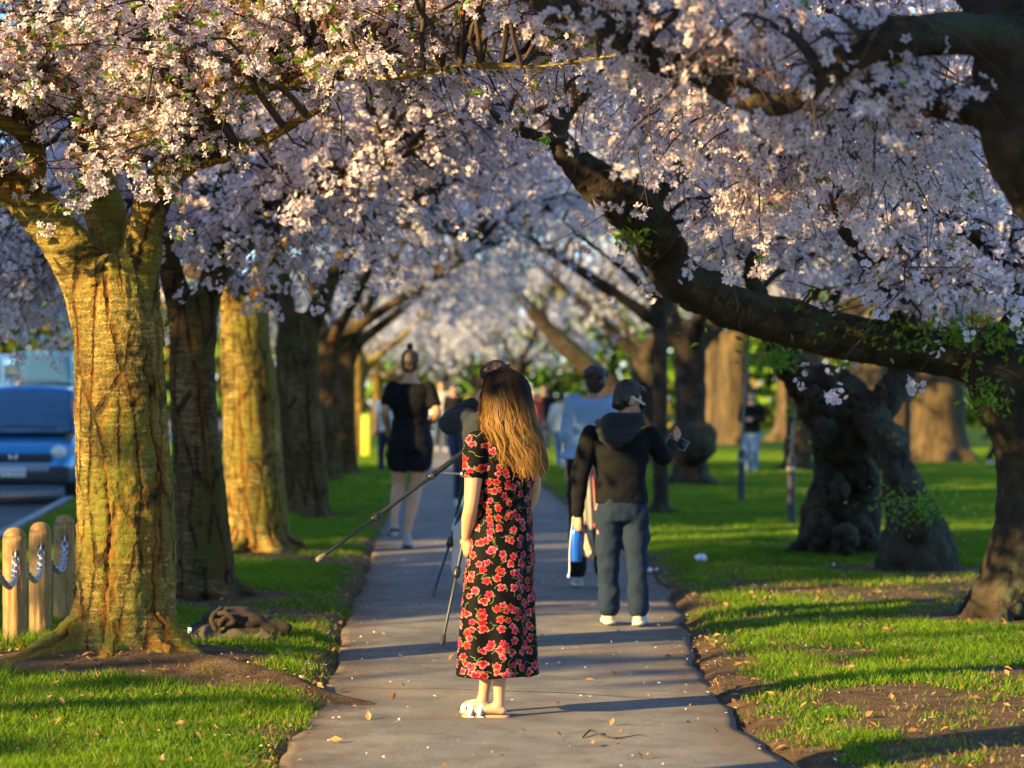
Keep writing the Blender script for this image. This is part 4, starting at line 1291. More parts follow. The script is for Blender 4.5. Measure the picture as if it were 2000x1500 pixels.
def old_tree(label, px, dd, hw, seed, h=2.6, ells=None, n=2600):
    x = (px - 1000) * dd / F
    r0 = hw * dd / F
    t = tree(label, x, dd, 'old broadleaf trees across the park', 'old_tree')
    L0 = (np.array([(x, dd, -.2), (x, dd, .25), (x, dd, 1.2), (x + .05, dd, h), (x + .1, dd, h + 1)]), np.array([1.45, 1.12, .95, .88, .8]) * r0)
    lim = auto_limbs(x, dd, dd, r0, h + .6, seed, 4, 3.2)
    bark_skin([L0] + lim, root_shapes(x, dd, r0, 7, .5, seed, .35), .06, 4, t, MAT_OLD, seed, (3, .5), .03)
    leafy(t, ells or [(x, dd, 8.5, 5.5, 5, 4.2)], n, .34, seed)
    return t
old_tree('massive wide trunk in low sun behind the knobbly tree', 1828, 58, 60, 60, 3.4)
old_tree('broad sunlit trunk glimpsed between the crossed stems', 1700, 76, 44, 61, 3.6)
old_tree('sunlit old trunk behind the man standing on the lawn', 1432, 82, 36, 62, 3.2)
old_tree('bright old trunk beside the slim sapling stakes', 1560, 90, 46, 63, 3.2)
old_tree('pale sunlit trunk behind the burl tree', 1395, 100, 22, 64, 3.2)
old_tree('old trunk at the far edge of the lawn', 1960, 95, 26, 65, 3.2)

M = Mat('far_foliage')
a = M.n('Attribute', attribute_name='col')
M.end(M.n('MixShader', {0: .4, 1: M.bsdf(a.outputs['Color'], .7, **{'Specular IOR Level': .2}), 2: M.n('BsdfTranslucent', {0: a.outputs['Color']}).outputs[0]}).outputs[0])
r = np.random.default_rng(99)
n = 26000
xx = r.uniform(-45, 60, n)
yy = 140 + .05 * xx + r.normal(size=n) * 3.5
zz = r.random(n) ** .8 * (9 + 3.5 * fbm(np.c_[xx * .12, xx * 0], 3, 5))
C = np.c_[xx, yy - zz * .1, zz]
V, Q, cl = leaf_quads(C, unit(r.normal(size=(n, 3))), .7 + .7 * r.random(n), r, .3)
cl = cl * np.repeat(.7 + .6 * r.random((n, 1)), 4, 0)
o = part('treeline', V, [Q], M.m, None, col=cl, smooth=False)
o['kind'] = 'stuff'

# --- unseen trees added across the street, placed to shade chosen trunks and ground
def added_shade_tree(label, x, y, h, rr, seed, n=2600):
    t = thing('street_tree', label, 'tree', (x, y, -.1), 'trees across the street')
    P = np.array([(x, y, -.2), (x, y, 1), (x + .1, y, 2.4), (x, y + .1, h * .6)])
    part('trunk', *tube(P, [.3, .24, .2, .1], 12, .3), MAT_DARK, t, col=np.zeros((len(tube(P, [.3, .24, .2, .1], 12, .3)[0]), 3)))
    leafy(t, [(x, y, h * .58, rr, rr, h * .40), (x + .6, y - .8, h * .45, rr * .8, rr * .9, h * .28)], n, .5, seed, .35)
    return t
ADDED_TREES = [(-19, 7.9, 12.5, 2.9, 5200), (-19.5, 18.2, 13, 4.3, 8500), (-20, 27, 13, 4.6, 8500), (-21, 36, 12.5, 4.3, 7000), (-24, 66, 9, 3.0, 2500), (-18.6, 1.2, 9.5, 1.7, 240), (-17.5, -8, 8, 2.6, 2000)]
for k, (x, y, h, rr, nn) in enumerate(ADDED_TREES):
    added_shade_tree(['round dense tree across the street opposite the wooden posts', 'tall dense tree across the street, second along', 'broad dense tree across the street opposite the third cherry', 'dense tree across the street opposite the parked cars', 'rounded tree far along the other side of the street', 'thin airy young tree across the street', 'smaller tree across the street behind the viewpoint'][k], x, y, h, rr, 200 + k, nn)
# cherries of the same row out of view, crowns thickened to shade the near limbs
for k, (x, y) in enumerate(((-2.5, 7.2), (-2.35, 2.2))):
    L0 = (np.array([(x, y, -.1), (x, y, .4), (x, y, 1.4), (x, y, 2.3)]), np.array([.32, .27, .24, .22]))
    row_tree(['cherry of the row standing just before the picture edge', 'cherry of the row standing behind the viewpoint'][k], x, y, 0, [L0] + auto_limbs(x, y, y, .24, 2.3, 70 + k, 4, 2.2), canopy(x, y, 1, 2.9, 6.2, 3.2, 2.6), 80, 1000, 4, 70 + k, 1, voxel=.04, keep_out=.9)
# ------------------------------------------------------------------ people
def skin_mat(name, col):
    M = Mat(name)
    c = M.coord()
    cc = M.mix(M.noise(9, 4, c), tuple(np.array(col) * .86), tuple(np.array(col) * 1.1))
    return M.end(M.bsdf(cc, .48, **{'Subsurface Weight': .12, 'Subsurface Radius': (.012, .005, .003), 'Subsurface Scale': .5, 'Normal': M.bump(M.noise(120, 2, c), .12, .002)}))
SKIN = skin_mat('skin_light', (.56, .31, .175))
SKIN_B = skin_mat('skin_tan', (.48, .27, .165))
SKIN_C = skin_mat('skin_brown', (.28, .145, .085))
def cloth(name, col, rough=.9, weave=260, var=.15, sheen=.15):
    M = Mat(name)
    c = M.coord()
    col = np.array(col)
    cc = M.mix(M.noise(6, 4, c), tuple(col * (1 - var)), tuple(np.minimum(col * (1 + var), 1)))
    return M.end(M.bsdf(cc, rough, **{'Sheen Weight': sheen, 'Specular IOR Level': .2, 'Normal': M.bump(M.math('ADD', M.noise(weave, 2, c), M.math('MULTIPLY', M.noise(14, 4, c), .8)), .35, .006)}))
BLACK = cloth('black_cotton', (.0065, .007, .0085), sheen=.0)
BLACK2 = cloth('black_knit', (.010, .0105, .0125), sheen=.0)
CHARCOAL = cloth('charcoal_fleece', (.024, .027, .031), sheen=.02)
JACKET = cloth('slate_jacket', (.026, .032, .04), sheen=.03)
DENIM = cloth('dark_denim', (.014, .026, .050), weave=400, var=.5, sheen=.03)
DENIM_L = cloth('light_denim', (.16, .26, .40), weave=400, var=.3)
BLUESHIRT = cloth('light_blue_cotton', (.22, .38, .62))
NAVY = cloth('navy_cotton', (.02, .035, .07))
CREAM = cloth('cream_knit', (.62, .57, .47))
STONE = cloth('stone_cotton', (.50, .49, .46))
WHITE = cloth('white_cotton', (.72, .71, .68))
RED = cloth('red_cotton', (.42, .07, .05))
SHOE = cloth('beige_suede', (.55, .47, .36))
SHOE_G = cloth('grey_mesh', (.36, .37, .39))
RUBBER = simple('dark_rubber', (.02, .02, .022), .7)
SOLE = simple('pale_rubber', (.62, .56, .46), .7)
PLASTIC_W = simple('white_plastic', (.75, .75, .77), .35, .03)
PLASTIC_B = simple('black_plastic', (.015, .015, .017), .35, .1)
METAL = simple('brushed_metal', (.45, .44, .42), .35, .1, **{'Metallic': .8})
EYE = simple('eye_dark', (.02, .015, .012), .2)
M = Mat('dark_hair')
c = M.coord()
mp = M.n('Mapping', {'Vector': c, 'Scale': (90, 90, 14)})
M.end(M.bsdf(M.ramp(M.noise(1, 4, mp.outputs[0]), [(.35, (.008, .006, .005)), (.7, (.035, .024, .018))]), .45, Normal=M.bump(M.noise(1.0, 3, mp.outputs[0]), .6, .01)))
HAIR_D = M.m
M = Mat('brown_hair_tied')
c = M.coord()
mp = M.n('Mapping', {'Vector': c, 'Scale': (70, 70, 14)})
M.end(M.bsdf(M.ramp(M.noise(1, 4, mp.outputs[0]), [(.35, (.012, .007, .004)), (.7, (.055, .033, .018))]), .6, Normal=M.bump(M.noise(1.0, 3, mp.outputs[0]), .6, .01)))
HAIR_B = M.m

def A3(*v): return np.array(v, float)

def head_shapes(c, f, s=1.0, tilt=0.0):
    """skull, jaw, nose, lips, brow and ears; f = facing, tilt > 0 looks down"""
    f = unit(A3(f[0], f[1], 0))
    up = A3(0, 0, 1)
    lat = np.cross(up, f)
    f2 = f * math.cos(tilt) - up * math.sin(tilt)
    u2 = f * math.sin(tilt) + up * math.cos(tilt)
    Rm = np.stack([lat, f2, u2], 1)
    def p(x, y, z): return c + (lat * x + f2 * y + u2 * z) * s
    S = [ellipsoid(p(0, -.008, .022), A3(.077, .097, .100) * s, Rm),
         ellipsoid(p(0, .026, -.045), A3(.060, .066, .078) * s, Rm),
         ellipsoid(p(0, .062, -.100), A3(.026, .022, .02) * s, Rm, 10, 8),
         tube([p(0, .088, .008), p(0, .104, -.018), p(0, .108, -.032)], A3(.009, .012, .015) * s, 8),
         ellipsoid(p(0, .085, -.064), A3(.024, .012, .011) * s, Rm, 10, 8),
         ellipsoid(p(0, .080, .024), A3(.05, .016, .010) * s, Rm, 10, 8)]
    for k in (-1, 1):
        S.append(ellipsoid(p(.077 * k, -.006, -.012), A3(.011, .021, .033) * s, Rm, 10, 8))
        S.append(ellipsoid(p(.034 * k, .062, -.03), A3(.022, .022, .022) * s, Rm, 10, 8))
    eyes = [ellipsoid(p(.031 * k, .084, .004), A3(.015, .010, .009) * s, Rm, 10, 8) for k in (-1, 1)]
    return S, eyes, p, Rm

def hand_shapes(w, d, palm, thumb, s=1.0, curl=.55, spread=.10):
    """palm, four separate fingers of unequal length and a thumb; d = along the hand, palm = palm normal, thumb = thumb side"""
    d = unit(d); palm = unit(A3(*palm) - d * np.dot(palm, d)); th = unit(np.cross(d, palm) if np.dot(np.cross(d, palm), thumb) > 0 else np.cross(palm, d))
    S = [tube([w - d * .02 * s, w + d * .02 * s, w + d * .055 * s, w + d * .088 * s], A3(.026, .031, .040, .038) * s, 12, squash=(palm, .5))]
    for k, (o, L, r) in enumerate(((.030, .072, .0088), (.0102, .080, .0090), (-.0098, .074, .0086), (-.029, .058, .0078))):
        p = w + (d * .085 + th * o) * s
        dd = unit(d + th * spread * (1.2 - k * .8))
        pts = [p - dd * .015 * s, p]
        for L_i, cc in ((.45, .7), (.3, 1.0), (.25, .7)):
            ax = curl * cc * (1 + .12 * k)
            dd = unit(dd * math.cos(ax) + palm * math.sin(ax))
            pts.append(pts[-1] + dd * L * L_i * s)
        S.append(tube(pts, A3(r * 1.05, r * 1.05, r, r * .9, r * .78) * s, 8))
    p = w + (d * .022 + th * .026) * s
    t1 = unit(d * .55 + th * .75 + palm * .35)
    t2 = unit(d * .95 + th * .1 + palm * .45)
    S.append(tube([p, p + t1 * .038 * s, p + t1 * .038 * s + t2 * .03 * s, p + t1 * .036 * s + t2 * .052 * s], A3(.014, .0125, .0108, .0088) * s, 8))
    return S

def foot_shapes(an, toe, s=1.0, r=1.0):
    """an = ankle joint, toe = tip of the foot near the ground"""
    d = A3(toe[0] - an[0], toe[1] - an[1], 0)
    d = unit(d)
    z0 = toe[2]
    heel = A3(an[0], an[1], z0) - d * .016 * s
    zt = max(0.0, an[2] - .13 * s - z0)        # heel lifted
    return [tube([A3(heel[0], heel[1], z0 + zt + .028 * s), A3(an[0], an[1], z0 + zt * .85 + .036 * s) + d * .03 * s, A3(an[0], an[1], z0 + zt * .4 + .030 * s) + d * .10 * s, A3(toe[0], toe[1], z0 + .020 * s) - d * .045 * s, A3(toe[0], toe[1], z0 + .014 * s) - d * .01 * s], A3(.030, .033, .032, .034, .020) * s * r, 12, .02, squash=(A3(0, 0, 1), .78)),
            tube([A3(*an), A3(an[0], an[1], z0 + zt * .9 + .05 * s) + d * .008 * s], A3(.031, .034) * s * r, 10)]

def torso_rings(J, s, infl=0.0, z_lo=None, sw=1.0):
    """elliptic sections from crotch to neck"""
    lat = unit(J['shL'] - J['shR']); lat = unit(A3(lat[0], lat[1], 0))
    dep = A3(-lat[1], lat[0], 0)
    ph = (J['hipL'] + J['hipR']) / 2
    cs = (J['shL'] + J['shR']) / 2
    nk = J['neck']
    rows = []
    for t, w, d_ in ((-.13, .125, .105), (0, .168, .118), (.22, .152, .108), (.45, .138, .100), (.72, .160, .115), (.90, .168, .112), (1.0, .150, .095), (1.07, .10, .078), (1.13, .062, .062)):
        c = ph * (1 - t) + cs * t if t <= 1 else cs * (1 - (t - 1) / .13) + nk * ((t - 1) / .13)
        rows.append((c, lat * (w * s * sw + infl), dep * (d_ * s + infl)))
    return rows

def build_person(label, bx, by, f, d, J, spec, group=None, z0=0.005, detail=.010):
    """J in metres, local: x to the right, y away from the lens, z up; f = pixels per metre"""
    base = thing('person', label, 'person', ((bx - 1000) * d / F, d, z0), group)
    s = spec.get('s', 1.0)
    sh = []
    sh += [loft(ell_rings(torso_rings(J, s, sw=spec.get('tw', 1.0)), 20, 2.3))]
    hs, eyes, hp, Rm = head_shapes(J['head'], J['face'], s * spec.get('hs', 1.0), spec.get('tilt', 0))
    sh += hs
    sh.append(tube([J['neck'] - A3(0, 0, .06 * s), J['neck'], J['head'] - A3(0, 0, .06 * s)], A3(.062, .054, .052) * s, 14))
    for k in 'LR':
        sh.append(tube([J['sh' + k], J['sh' + k] * .5 + J['el' + k] * .5, J['el' + k], J['el' + k] * .55 + J['wr' + k] * .45, J['wr' + k]], A3(.050, .047, .036, .039, .025) * s * spec.get('arm', 1), 14, .04))
        h = spec.get('hand' + k)
        if h:
            sh += hand_shapes(J['wr' + k], A3(*h[0]), A3(*h[1]), A3(*h[2]), s * h[3] if len(h) > 3 else s, h[4] if len(h) > 4 else .5)
        else:
            dd = unit(J['wr' + k] - J['el' + k])
            sh += hand_shapes(J['wr' + k], dd, A3(*J['face'], 0) * .3 + A3(0, .5, 0) if len(J['face']) == 2 else A3(0, 1, 0), A3(0, .6, 0) + np.cross(dd, A3(1, 0, 0)), s)
        sh.append(tube([J['hip' + k], J['hip' + k] * .6 + J['kn' + k] * .4, J['kn' + k], J['kn' + k] * .68 + J['an' + k] * .32, J['an' + k]], A3(.092, .082, .056, .055, .031) * s * spec.get('leg', 1), 16, .05))
        sh += foot_shapes(J['an' + k], J['toe' + k], s)
    V, Fq, N = remesh(sh, detail, 3)
    part('body', V, Fq, spec['skin'], base, local=True)
    for e in eyes:
        part('eye', *e, EYE, base, local=True)
    wr = spec.get('wrinkle', .007)
    def clothe(shapes, mat, name, vox=None, amp=None, seed=0):
        V, Fq, N = remesh(shapes, vox or max(detail, .012), 4)
        amp = wr if amp is None else amp
        fold = vnoise(V * A3(7, 7, 16) + seed * 3.1 + fbm(V * 4, 2, seed)[:, None] * 1.6, seed) * .65 + fbm(V * 22, 2, seed + 4) * .35
        V = V + N * (amp * fold)[:, None]
        return part(name, V, Fq, mat, base, local=True)
    top = spec.get('top')
    if top:
        infl = top.get('infl', .018)
        rows = torso_rings(J, s, infl, sw=top.get('sw', 1.0))
        hem = top.get('hem', .75)
        keep = [r_ for r_ in rows if r_[0][2] >= hem]
        ph = keep[0]
        extra = [(A3(ph[0][0], ph[0][1], hem), ph[1] * top.get('flare', 1.0), ph[2] * top.get('flare', 1.0))]
        hs_ = [loft(ell_rings(extra + keep[:-1], 22, 2.4))]
        sl = top.get('sleeve', 2.0)
        for k in 'LR':
            a, b, c_ = J['sh' + k], J['el' + k], J['wr' + k]
            q = .5 if sl < 1 else 1
            rr = top.get('sr', .062)
            if sl <= 1:
                e = a * (1 - sl) + b * sl
                hs_.append(tube([a, (a + e) / 2, e], A3(rr * 1.0, rr * 1.0, rr) * s, 16, .04))
            else:
                t_ = sl - 1
                e = b * (1 - t_) + c_ * t_
                hs_.append(tube([a, (a + b) / 2, b, (b + e) / 2, e], A3(rr, rr * .98, rr * .86, rr * .78, rr * .62) * s, 16, .04))
        clothe(hs_, top['mat'], top.get('name', 'shirt'), seed=3)
    bot = spec.get('bottom')
    if bot:
        lg = bot.get('leg', 2.0)
        rows = torso_rings(J, s, bot.get('infl', .012))
        hs_ = [loft(ell_rings(rows[:4] if bot.get('high', False) else rows[:3], 20, 2.3))]
        rr = bot.get('r', (.104, .096, .078, .072, .066))
        for k in 'LR':
            a, b, c_ = J['hip' + k], J['kn' + k], J['an' + k]
            if lg <= 1:
                e = a * (1 - lg) + b * lg
                hs_.append(tube([a, (a + e) / 2, e], A3(rr[0] * 1.02, rr[0] * 1.02, rr[0] * 1.05) * s, 18, .05))
            else:
                t_ = lg - 1
                e = b * (1 - t_) + c_ * t_
                hs_.append(tube([a, a * .5 + b * .5, b, (b + e) / 2, e], A3(*rr) * s, 18, .05))
        clothe(hs_, bot['mat'], bot.get('name', 'trousers'), amp=bot.get('amp', wr * 1.2), seed=8)
    sho = spec.get('shoes')
    if sho:
        for k in 'LR':
            an, toe = J['an' + k], J['toe' + k]
            S = foot_shapes(A3(an[0], an[1], min(an[2], toe[2] + .11)), toe, s * 1.1, 1.14) if not sho.get('raw') else sho['raw'][k]
            V, Fq, N = remesh(S, .009, 3)
            o = part('shoe', V, Fq, sho['mat'], base, local=True)
            dxy = unit(A3(toe[0] - an[0], toe[1] - an[1], 0))
            lt = np.cross(A3(0, 0, 1), dxy)
            c0 = A3(an[0], an[1], toe[2] + max(0.0, an[2] - .13 * s - toe[2])) - dxy * .045 * s
            c1 = A3(toe[0], toe[1], toe[2])
            rows = []
            for t_, w in ((0, .03), (.12, .04), (.4, .037), (.75, .048), (.95, .03), (1.0, .012)):
                rows.append((c0 * (1 - t_) + c1 * t_, lt * w * s))
            out = [r_[0] + r_[1] for r_ in rows] + [r_[0] - r_[1] for r_ in rows[::-1]]
            out = np.array(out)
            part('sole', *loft(np.stack([out - A3(0, 0, .004), out + A3(0, 0, .020)])), sho.get('sole', SOLE), o, local=True)
    hair = spec.get('hair')
    if hair:
        S = hair(hp, Rm, s * spec.get('hs', 1.0))
        V, Fq, N = remesh(S, max(.007, detail * .8), 2)
        V = V + N * (.006 * vnoise(V * A3(60, 60, 22), 4) + .004 * fbm(V * 30, 2, 5))[:, None]
        part('hair', V, Fq, spec.get('hairmat', HAIR_D), base, local=True)
    return base, hp, Rm

def hair_short(hp, Rm, s, tuft=0.0):
    S = [ellipsoid(hp(0, -.020, .048), A3(.081, .098, .088) * s, Rm), ellipsoid(hp(0, -.034, .012), A3(.081, .082, .088) * s, Rm), ellipsoid(hp(0, -.050, -.035), A3(.060, .052, .056) * s, Rm), ellipsoid(hp(0, .04, .088), A3(.070, .058, .042) * s, Rm)]
    if tuft:
        r = np.random.default_rng(5)
        for k in range(40):
            a, b = r.uniform(-1.4, 1.4), r.uniform(-.4, 1.2)
            p0 = hp(.08 * math.sin(a), .09 * math.cos(a) * math.cos(b) * (1 if r.random() < .5 else -1), .07 + .06 * math.sin(b))
            S.append(tube([p0, p0 + unit(p0 - hp(0, 0, 0) + r.normal(size=3) * .04) * tuft * s], [.014 * s, .007 * s], 5))
    return S
def hair_fluffy(hp, Rm, s):
    r = np.random.default_rng(6)
    S = hair_short(hp, Rm, s * 1.04)
    for k in range(30):
        v = unit(r.normal(size=3)); v[2] = abs(v[2]) * .9
        S.append(ellipsoid(hp(v[0] * .082, -.02 + v[1] * .095, .045 + v[2] * .08), A3(.026, .026, .024) * s, None, 8, 6))
    return S
def hair_bun(hp, Rm, s):
    return [ellipsoid(hp(0, -.020, .034), A3(.083, .102, .098) * s, Rm), ellipsoid(hp(0, -.045, -.035), A3(.068, .06, .05) * s, Rm),
            tube([hp(0, -.03, .125), hp(0, -.035, .15)], A3(.018, .016) * s, 10), ellipsoid(hp(0, -.04, .152), A3(.030, .030, .026) * s, Rm), ellipsoid(hp(.02, -.04, .162), A3(.014, .014, .016) * s), ellipsoid(hp(-.016, -.04, .172), A3(.009, .009, .014) * s)]
def hair_bob(hp, Rm, s):
    return [ellipsoid(hp(0, -.018, .036), A3(.088, .102, .098) * s, Rm), ellipsoid(hp(0, -.05, -.07), A3(.082, .06, .10) * s, Rm)]

# ---- the woman in the long floral dress
fw, bxw, byw, dw = 420.0, 955.0, 1405.0, 11.24
def W(px, py, y=0.0): return A3((px - bxw) / fw, y, (byw - py) / fw)
lat = A3(-.8, -.6, 0); fwd = A3(-.6, .8, 0)
Cs = A3(.072, 0, 1.285)
J = dict(head=A3(.052, .02, 1.505), face=(-.6, .8), neck=A3(.068, .01, 1.36), shL=Cs + lat * .158, shR=Cs - lat * .158,
         elL=W(921, 988, -.12), wrL=W(911, 1052, -.03), elR=A3(.205, .14, 1.03), wrR=A3(.10, .22, .86),
         hipL=A3(.06, .01, .80) + lat * .068, hipR=A3(.06, .01, .80) - lat * .068,
         knL=A3(.05, -.05, .45), knR=A3(.02, .07, .45), anL=W(975, 1374, -.045), anR=W(944, 1368, .10),
         toeL=W(908, 1399, -.03), toeR=W(903, 1392, .13))
J['toeL'][2] = .014; J['toeR'][2] = .014
spec = dict(skin=SKIN, s=.90, tw=.82, arm=1.03, leg=.90, handL=((.08, .25, -1), (.5, .6, 0), (-.6, .8, 0), .88, .35), handR=((-.4, .1, -1), (-.3, -.9, 0), (-.8, .2, 0), .88, .35))
WOMAN, hp, Rm = build_person('person with long brown hair in a long black dress with red flowers', bxw, byw, fw, dw, J, spec, detail=.0062)
# dress
rows = []
for (py, cx, hw, hd) in ((847, 984, 30, .055), (856, 984, 52, .075), (872, 984, 60, .095), (905, 986, 59, .108), (950, 988, 53, .105), (990, 988, 49, .098), (1030, 984, 57, .112), (1075, 979, 65, .132), (1130, 975, 69, .145), (1230, 972, 74, .155), (1295, 971, 78, .16), (1322, 971, 80, .163)):
    rows.append((W(cx, py), A3(hw / fw, 0, 0), A3(0, hd, 0)))
# shear the sections so that they follow the half turned body
rows = [(c, a + A3(0, .18 * a[0], 0), b) for c, a, b in rows]
S = [loft(ell_rings(rows[::-1], 40, 2.1)), loft(ell_rings([r_ for r_ in torso_rings(J, .90, .014)][:-1], 24, 2.3))]
for k in 'LR':
    a, b = J['sh' + k], J['el' + k]
    e = a * .52 + b * .48
    S.append(tube([a + A3(0, 0, -.005), a * .75 + e * .25, (a + e) / 2, e], A3(.058, .066, .062, .055), 18, .03))
V, Fq, N = remesh(S, .0072, 4)
ang = np.arctan2(V[:, 1], V[:, 0] - .06)
zz = V[:, 2]
low = sstep(.95, .2, zz)
fold = np.sin(ang * 5 + 1.2 * np.sin(zz * 4) + .6) * .5 + np.sin(ang * 9 + zz * 3 + 2) * .3
V = V + N * (low * .017 * fold)[:, None] * np.array([1, 1, .1])
waist = np.exp(-((zz - .965) / .07) ** 2)
V = V + N * (waist * .005 * np.sin(zz * 120 + 3 * np.sin(ang * 3)) * .6 + .010 * fbm(V * A3(9, 9, 15) + np.c_[V[:, 2] * 6, V[:, 2] * 0, V[:, 0] * 8], 3, 3) * sstep(.3, .7, zz) * 1.2)[:, None]
hem = zz < .198
V[hem, 2] += .006 * np.sin(ang[hem] * 4)
a2 = np.arctan2(V[:, 0] - .06, -V[:, 1] + .02)
uv = np.c_[a2 * .155, V[:, 2]]
M = Mat('floral_print')
uvn = M.n('UVMap').outputs[0]
def flower_layer(scale, off, R0, thr):
    v = M.n('VectorMath', {0: uvn, 1: off}, operation='ADD').outputs[0]
    vo = M.n('TexVoronoi', {'Vector': v, 'Scale': scale, 'Randomness': .8}, voronoi_dimensions='2D')
    loc = M.n('VectorMath', {0: v, 1: vo.outputs['Position']}, operation='SUBTRACT').outputs[0]
    cs = M.n('SeparateColor', {0: vo.outputs['Color']})
    sp = M.n('SeparateXYZ', {0: loc})
    ang = M.math('ADD', M.math('ARCTAN2', sp.outputs[1], sp.outputs[0]), M.math('MULTIPLY', cs.outputs[0], 6.28))
    r_ = M.n('VectorMath', {0: loc}, operation='LENGTH').outputs['Value']
    pet = M.math('ABSOLUTE', M.math('COSINE', M.math('MULTIPLY', ang, 2.5)))
    wob = M.math('MULTIPLY', M.math('SUBTRACT', M.noise(160, 2, v), .5), .35)
    side = M.math('ADD', .72, M.math('MULTIPLY', M.math('COSINE', ang), M.math('MULTIPLY', .42, M.math('GREATER_THAN', cs.outputs[1], .6))))
    Rr = M.math('MULTIPLY', R0, M.math('MULTIPLY', M.math('ADD', M.math('ADD', .62, M.math('MULTIPLY', pet, .5)), wob), side))
    rel = M.math('DIVIDE', r_, Rr)
    inside = M.math('MULTIPLY', M.math('LESS_THAN', rel, 1.0), M.math('GREATER_THAN', cs.outputs[2], thr))
    hue = M.ramp(cs.outputs[0], [(.0, (.36, .003, .004)), (.38, (.44, .014, .004)), (.5, (.30, .004, .022)), (.72, (.38, .012, .06)), (1.0, (.36, .004, .006))])
    edge = M.ramp(M.math('ADD', rel, M.math('MULTIPLY', M.math('SUBTRACT', M.noise(210, 3, v), .5), .9)), [(.62, 0.0), (1.0, 1.0)])
    colr = M.mix(M.math('MULTIPLY', edge, M.math('ADD', .12, M.math('MULTIPLY', cs.outputs[1], .6))), hue, (.72, .46, .42))
    veins = M.math('MULTIPLY', M.math('LESS_THAN', pet, .22), M.math('LESS_THAN', rel, .75))
    colr = M.mix(M.math('MULTIPLY', veins, .55), colr, (.25, .005, .012))
    colr = M.mix(M.math('LESS_THAN', rel, .17), colr, (.02, .005, .006))
    stem = M.math('MULTIPLY', M.math('LESS_THAN', M.math('ABSOLUTE', M.math('SUBTRACT', r_, M.math('ADD', R0 * 1.0, M.math('MULTIPLY', M.math('SINE', ang), .006)))), .0011), M.math('GREATER_THAN', M.math('COSINE', M.math('ADD', ang, 1.9)), .45))
    return inside, colr, stem
i1, c1, s1 = flower_layer(17.5, (.31, .17, 0), .0235, .08)
i2, c2, s2 = flower_layer(20.0, (4.13, 2.6, 0), .0185, .40)
base_c = M.mix(s1, (.0045, .0036, .0036), (.20, .26, .05))
base_c = M.mix(s2, base_c, (.22, .26, .06))
colr = M.mix(i2, base_c, c2)
colr = M.mix(i1, colr, c1)
c = M.coord()
M.end(M.bsdf(colr, .7, **{'Specular IOR Level': .12, 'Sheen Weight': .0, 'Normal': M.bump(M.math('ADD', M.noise(300, 2, c), M.math('MULTIPLY', M.noise(22, 4, c), 1.2)), .25, .004)}))
part('dress', V, Fq, M.m, WOMAN, local=True, uv=uv)
# sandals
MAT_STRAP = simple('white_leather', (.80, .77, .72), .5, .06)
MAT_COL = simple('tan_sole', (.40, .24, .13), .7, .15)
for k in 'LR':
    an, toe = J['an' + k], J['toe' + k]
    dxy = unit(A3(toe[0] - an[0], toe[1] - an[1], 0))
    lt = np.cross(A3(0, 0, 1), dxy)
    heel = A3(an[0], an[1], 0) - dxy * .05
    tip = A3(toe[0], toe[1], 0) + dxy * .012
    out = []
    rws = [(0, .014), (.05, .026), (.2, .030), (.5, .029), (.75, .038), (.92, .031), (1, .012)]
    ed = [heel * (1 - t) + tip * t + lt * w for t, w in rws] + [heel * (1 - t) + tip * t - lt * w for t, w in rws[::-1]]
    ed = np.array(ed)
    o = part('sandal', *loft(np.stack([ed, ed + A3(0, 0, .018)])), MAT_COL, WOMAN, local=True)
    for t, w, z in ((.60, .037, .066), (.80, .042, .050)):
        c0 = heel * (1 - t) + tip * t
        a = np.linspace(-.1, np.pi + .1, 14)
        arc = np.array([c0 + lt * (math.cos(q) * w) + A3(0, 0, .014 + math.sin(q) * z * .78) + dxy * .006 * math.sin(q * 3) for q in a])
        V = np.concatenate([arc - dxy * .013, arc + dxy * .013, arc + dxy * .013 + A3(0, 0, .004), arc - dxy * .013 + A3(0, 0, .004)])
        n_ = len(a)
        i = np.arange(n_ - 1)
        Q = np.concatenate([np.stack([b0 + i, b0 + i + 1, b1 + i + 1, b1 + i], -1) for b0, b1 in ((0, n_), (n_, 2 * n_), (2 * n_, 3 * n_), (3 * n_, 0))])
        part('strap', V, [Q], MAT_STRAP, o, local=True)

# long hair: an inner mass and several thousand fine locks
lv = np.array([  # z, centre x, centre y, half width, half depth
    (1.630, .070, .010, .012, .012), (1.612, .072, .008, .060, .060), (1.585, .075, .006, .088, .094), (1.54, .078, .003, .108, .112), (1.48, .080, .000, .118, .116), (1.41, .083, -.010, .126, .112), (1.34, .088, -.035, .137, .100), (1.27, .103, -.058, .142, .082), (1.20, .124, -.074, .134, .066), (1.135, .140, -.082, .118, .050)])
hb = np.array([.6, -.8])
th0 = math.atan2(hb[1], hb[0])
def hair_pt(t, phi, rad=1.0, zend=1.135):
    """t 0 crown .. 1 tip"""
    z = 1.628 - (1.628 - zend) * t
    o = lv[::-1]
    cx = np.interp(z, o[:, 0], o[:, 1]); cy = np.interp(z, o[:, 0], o[:, 2]); a = np.interp(z, o[:, 0], o[:, 3]); b = np.interp(z, o[:, 0], o[:, 4])
    th = th0 + phi
    return np.stack([cx + a * rad * np.cos(th), cy + b * rad * np.sin(th) * 1.0, z], -1)
rh = np.random.default_rng(17)
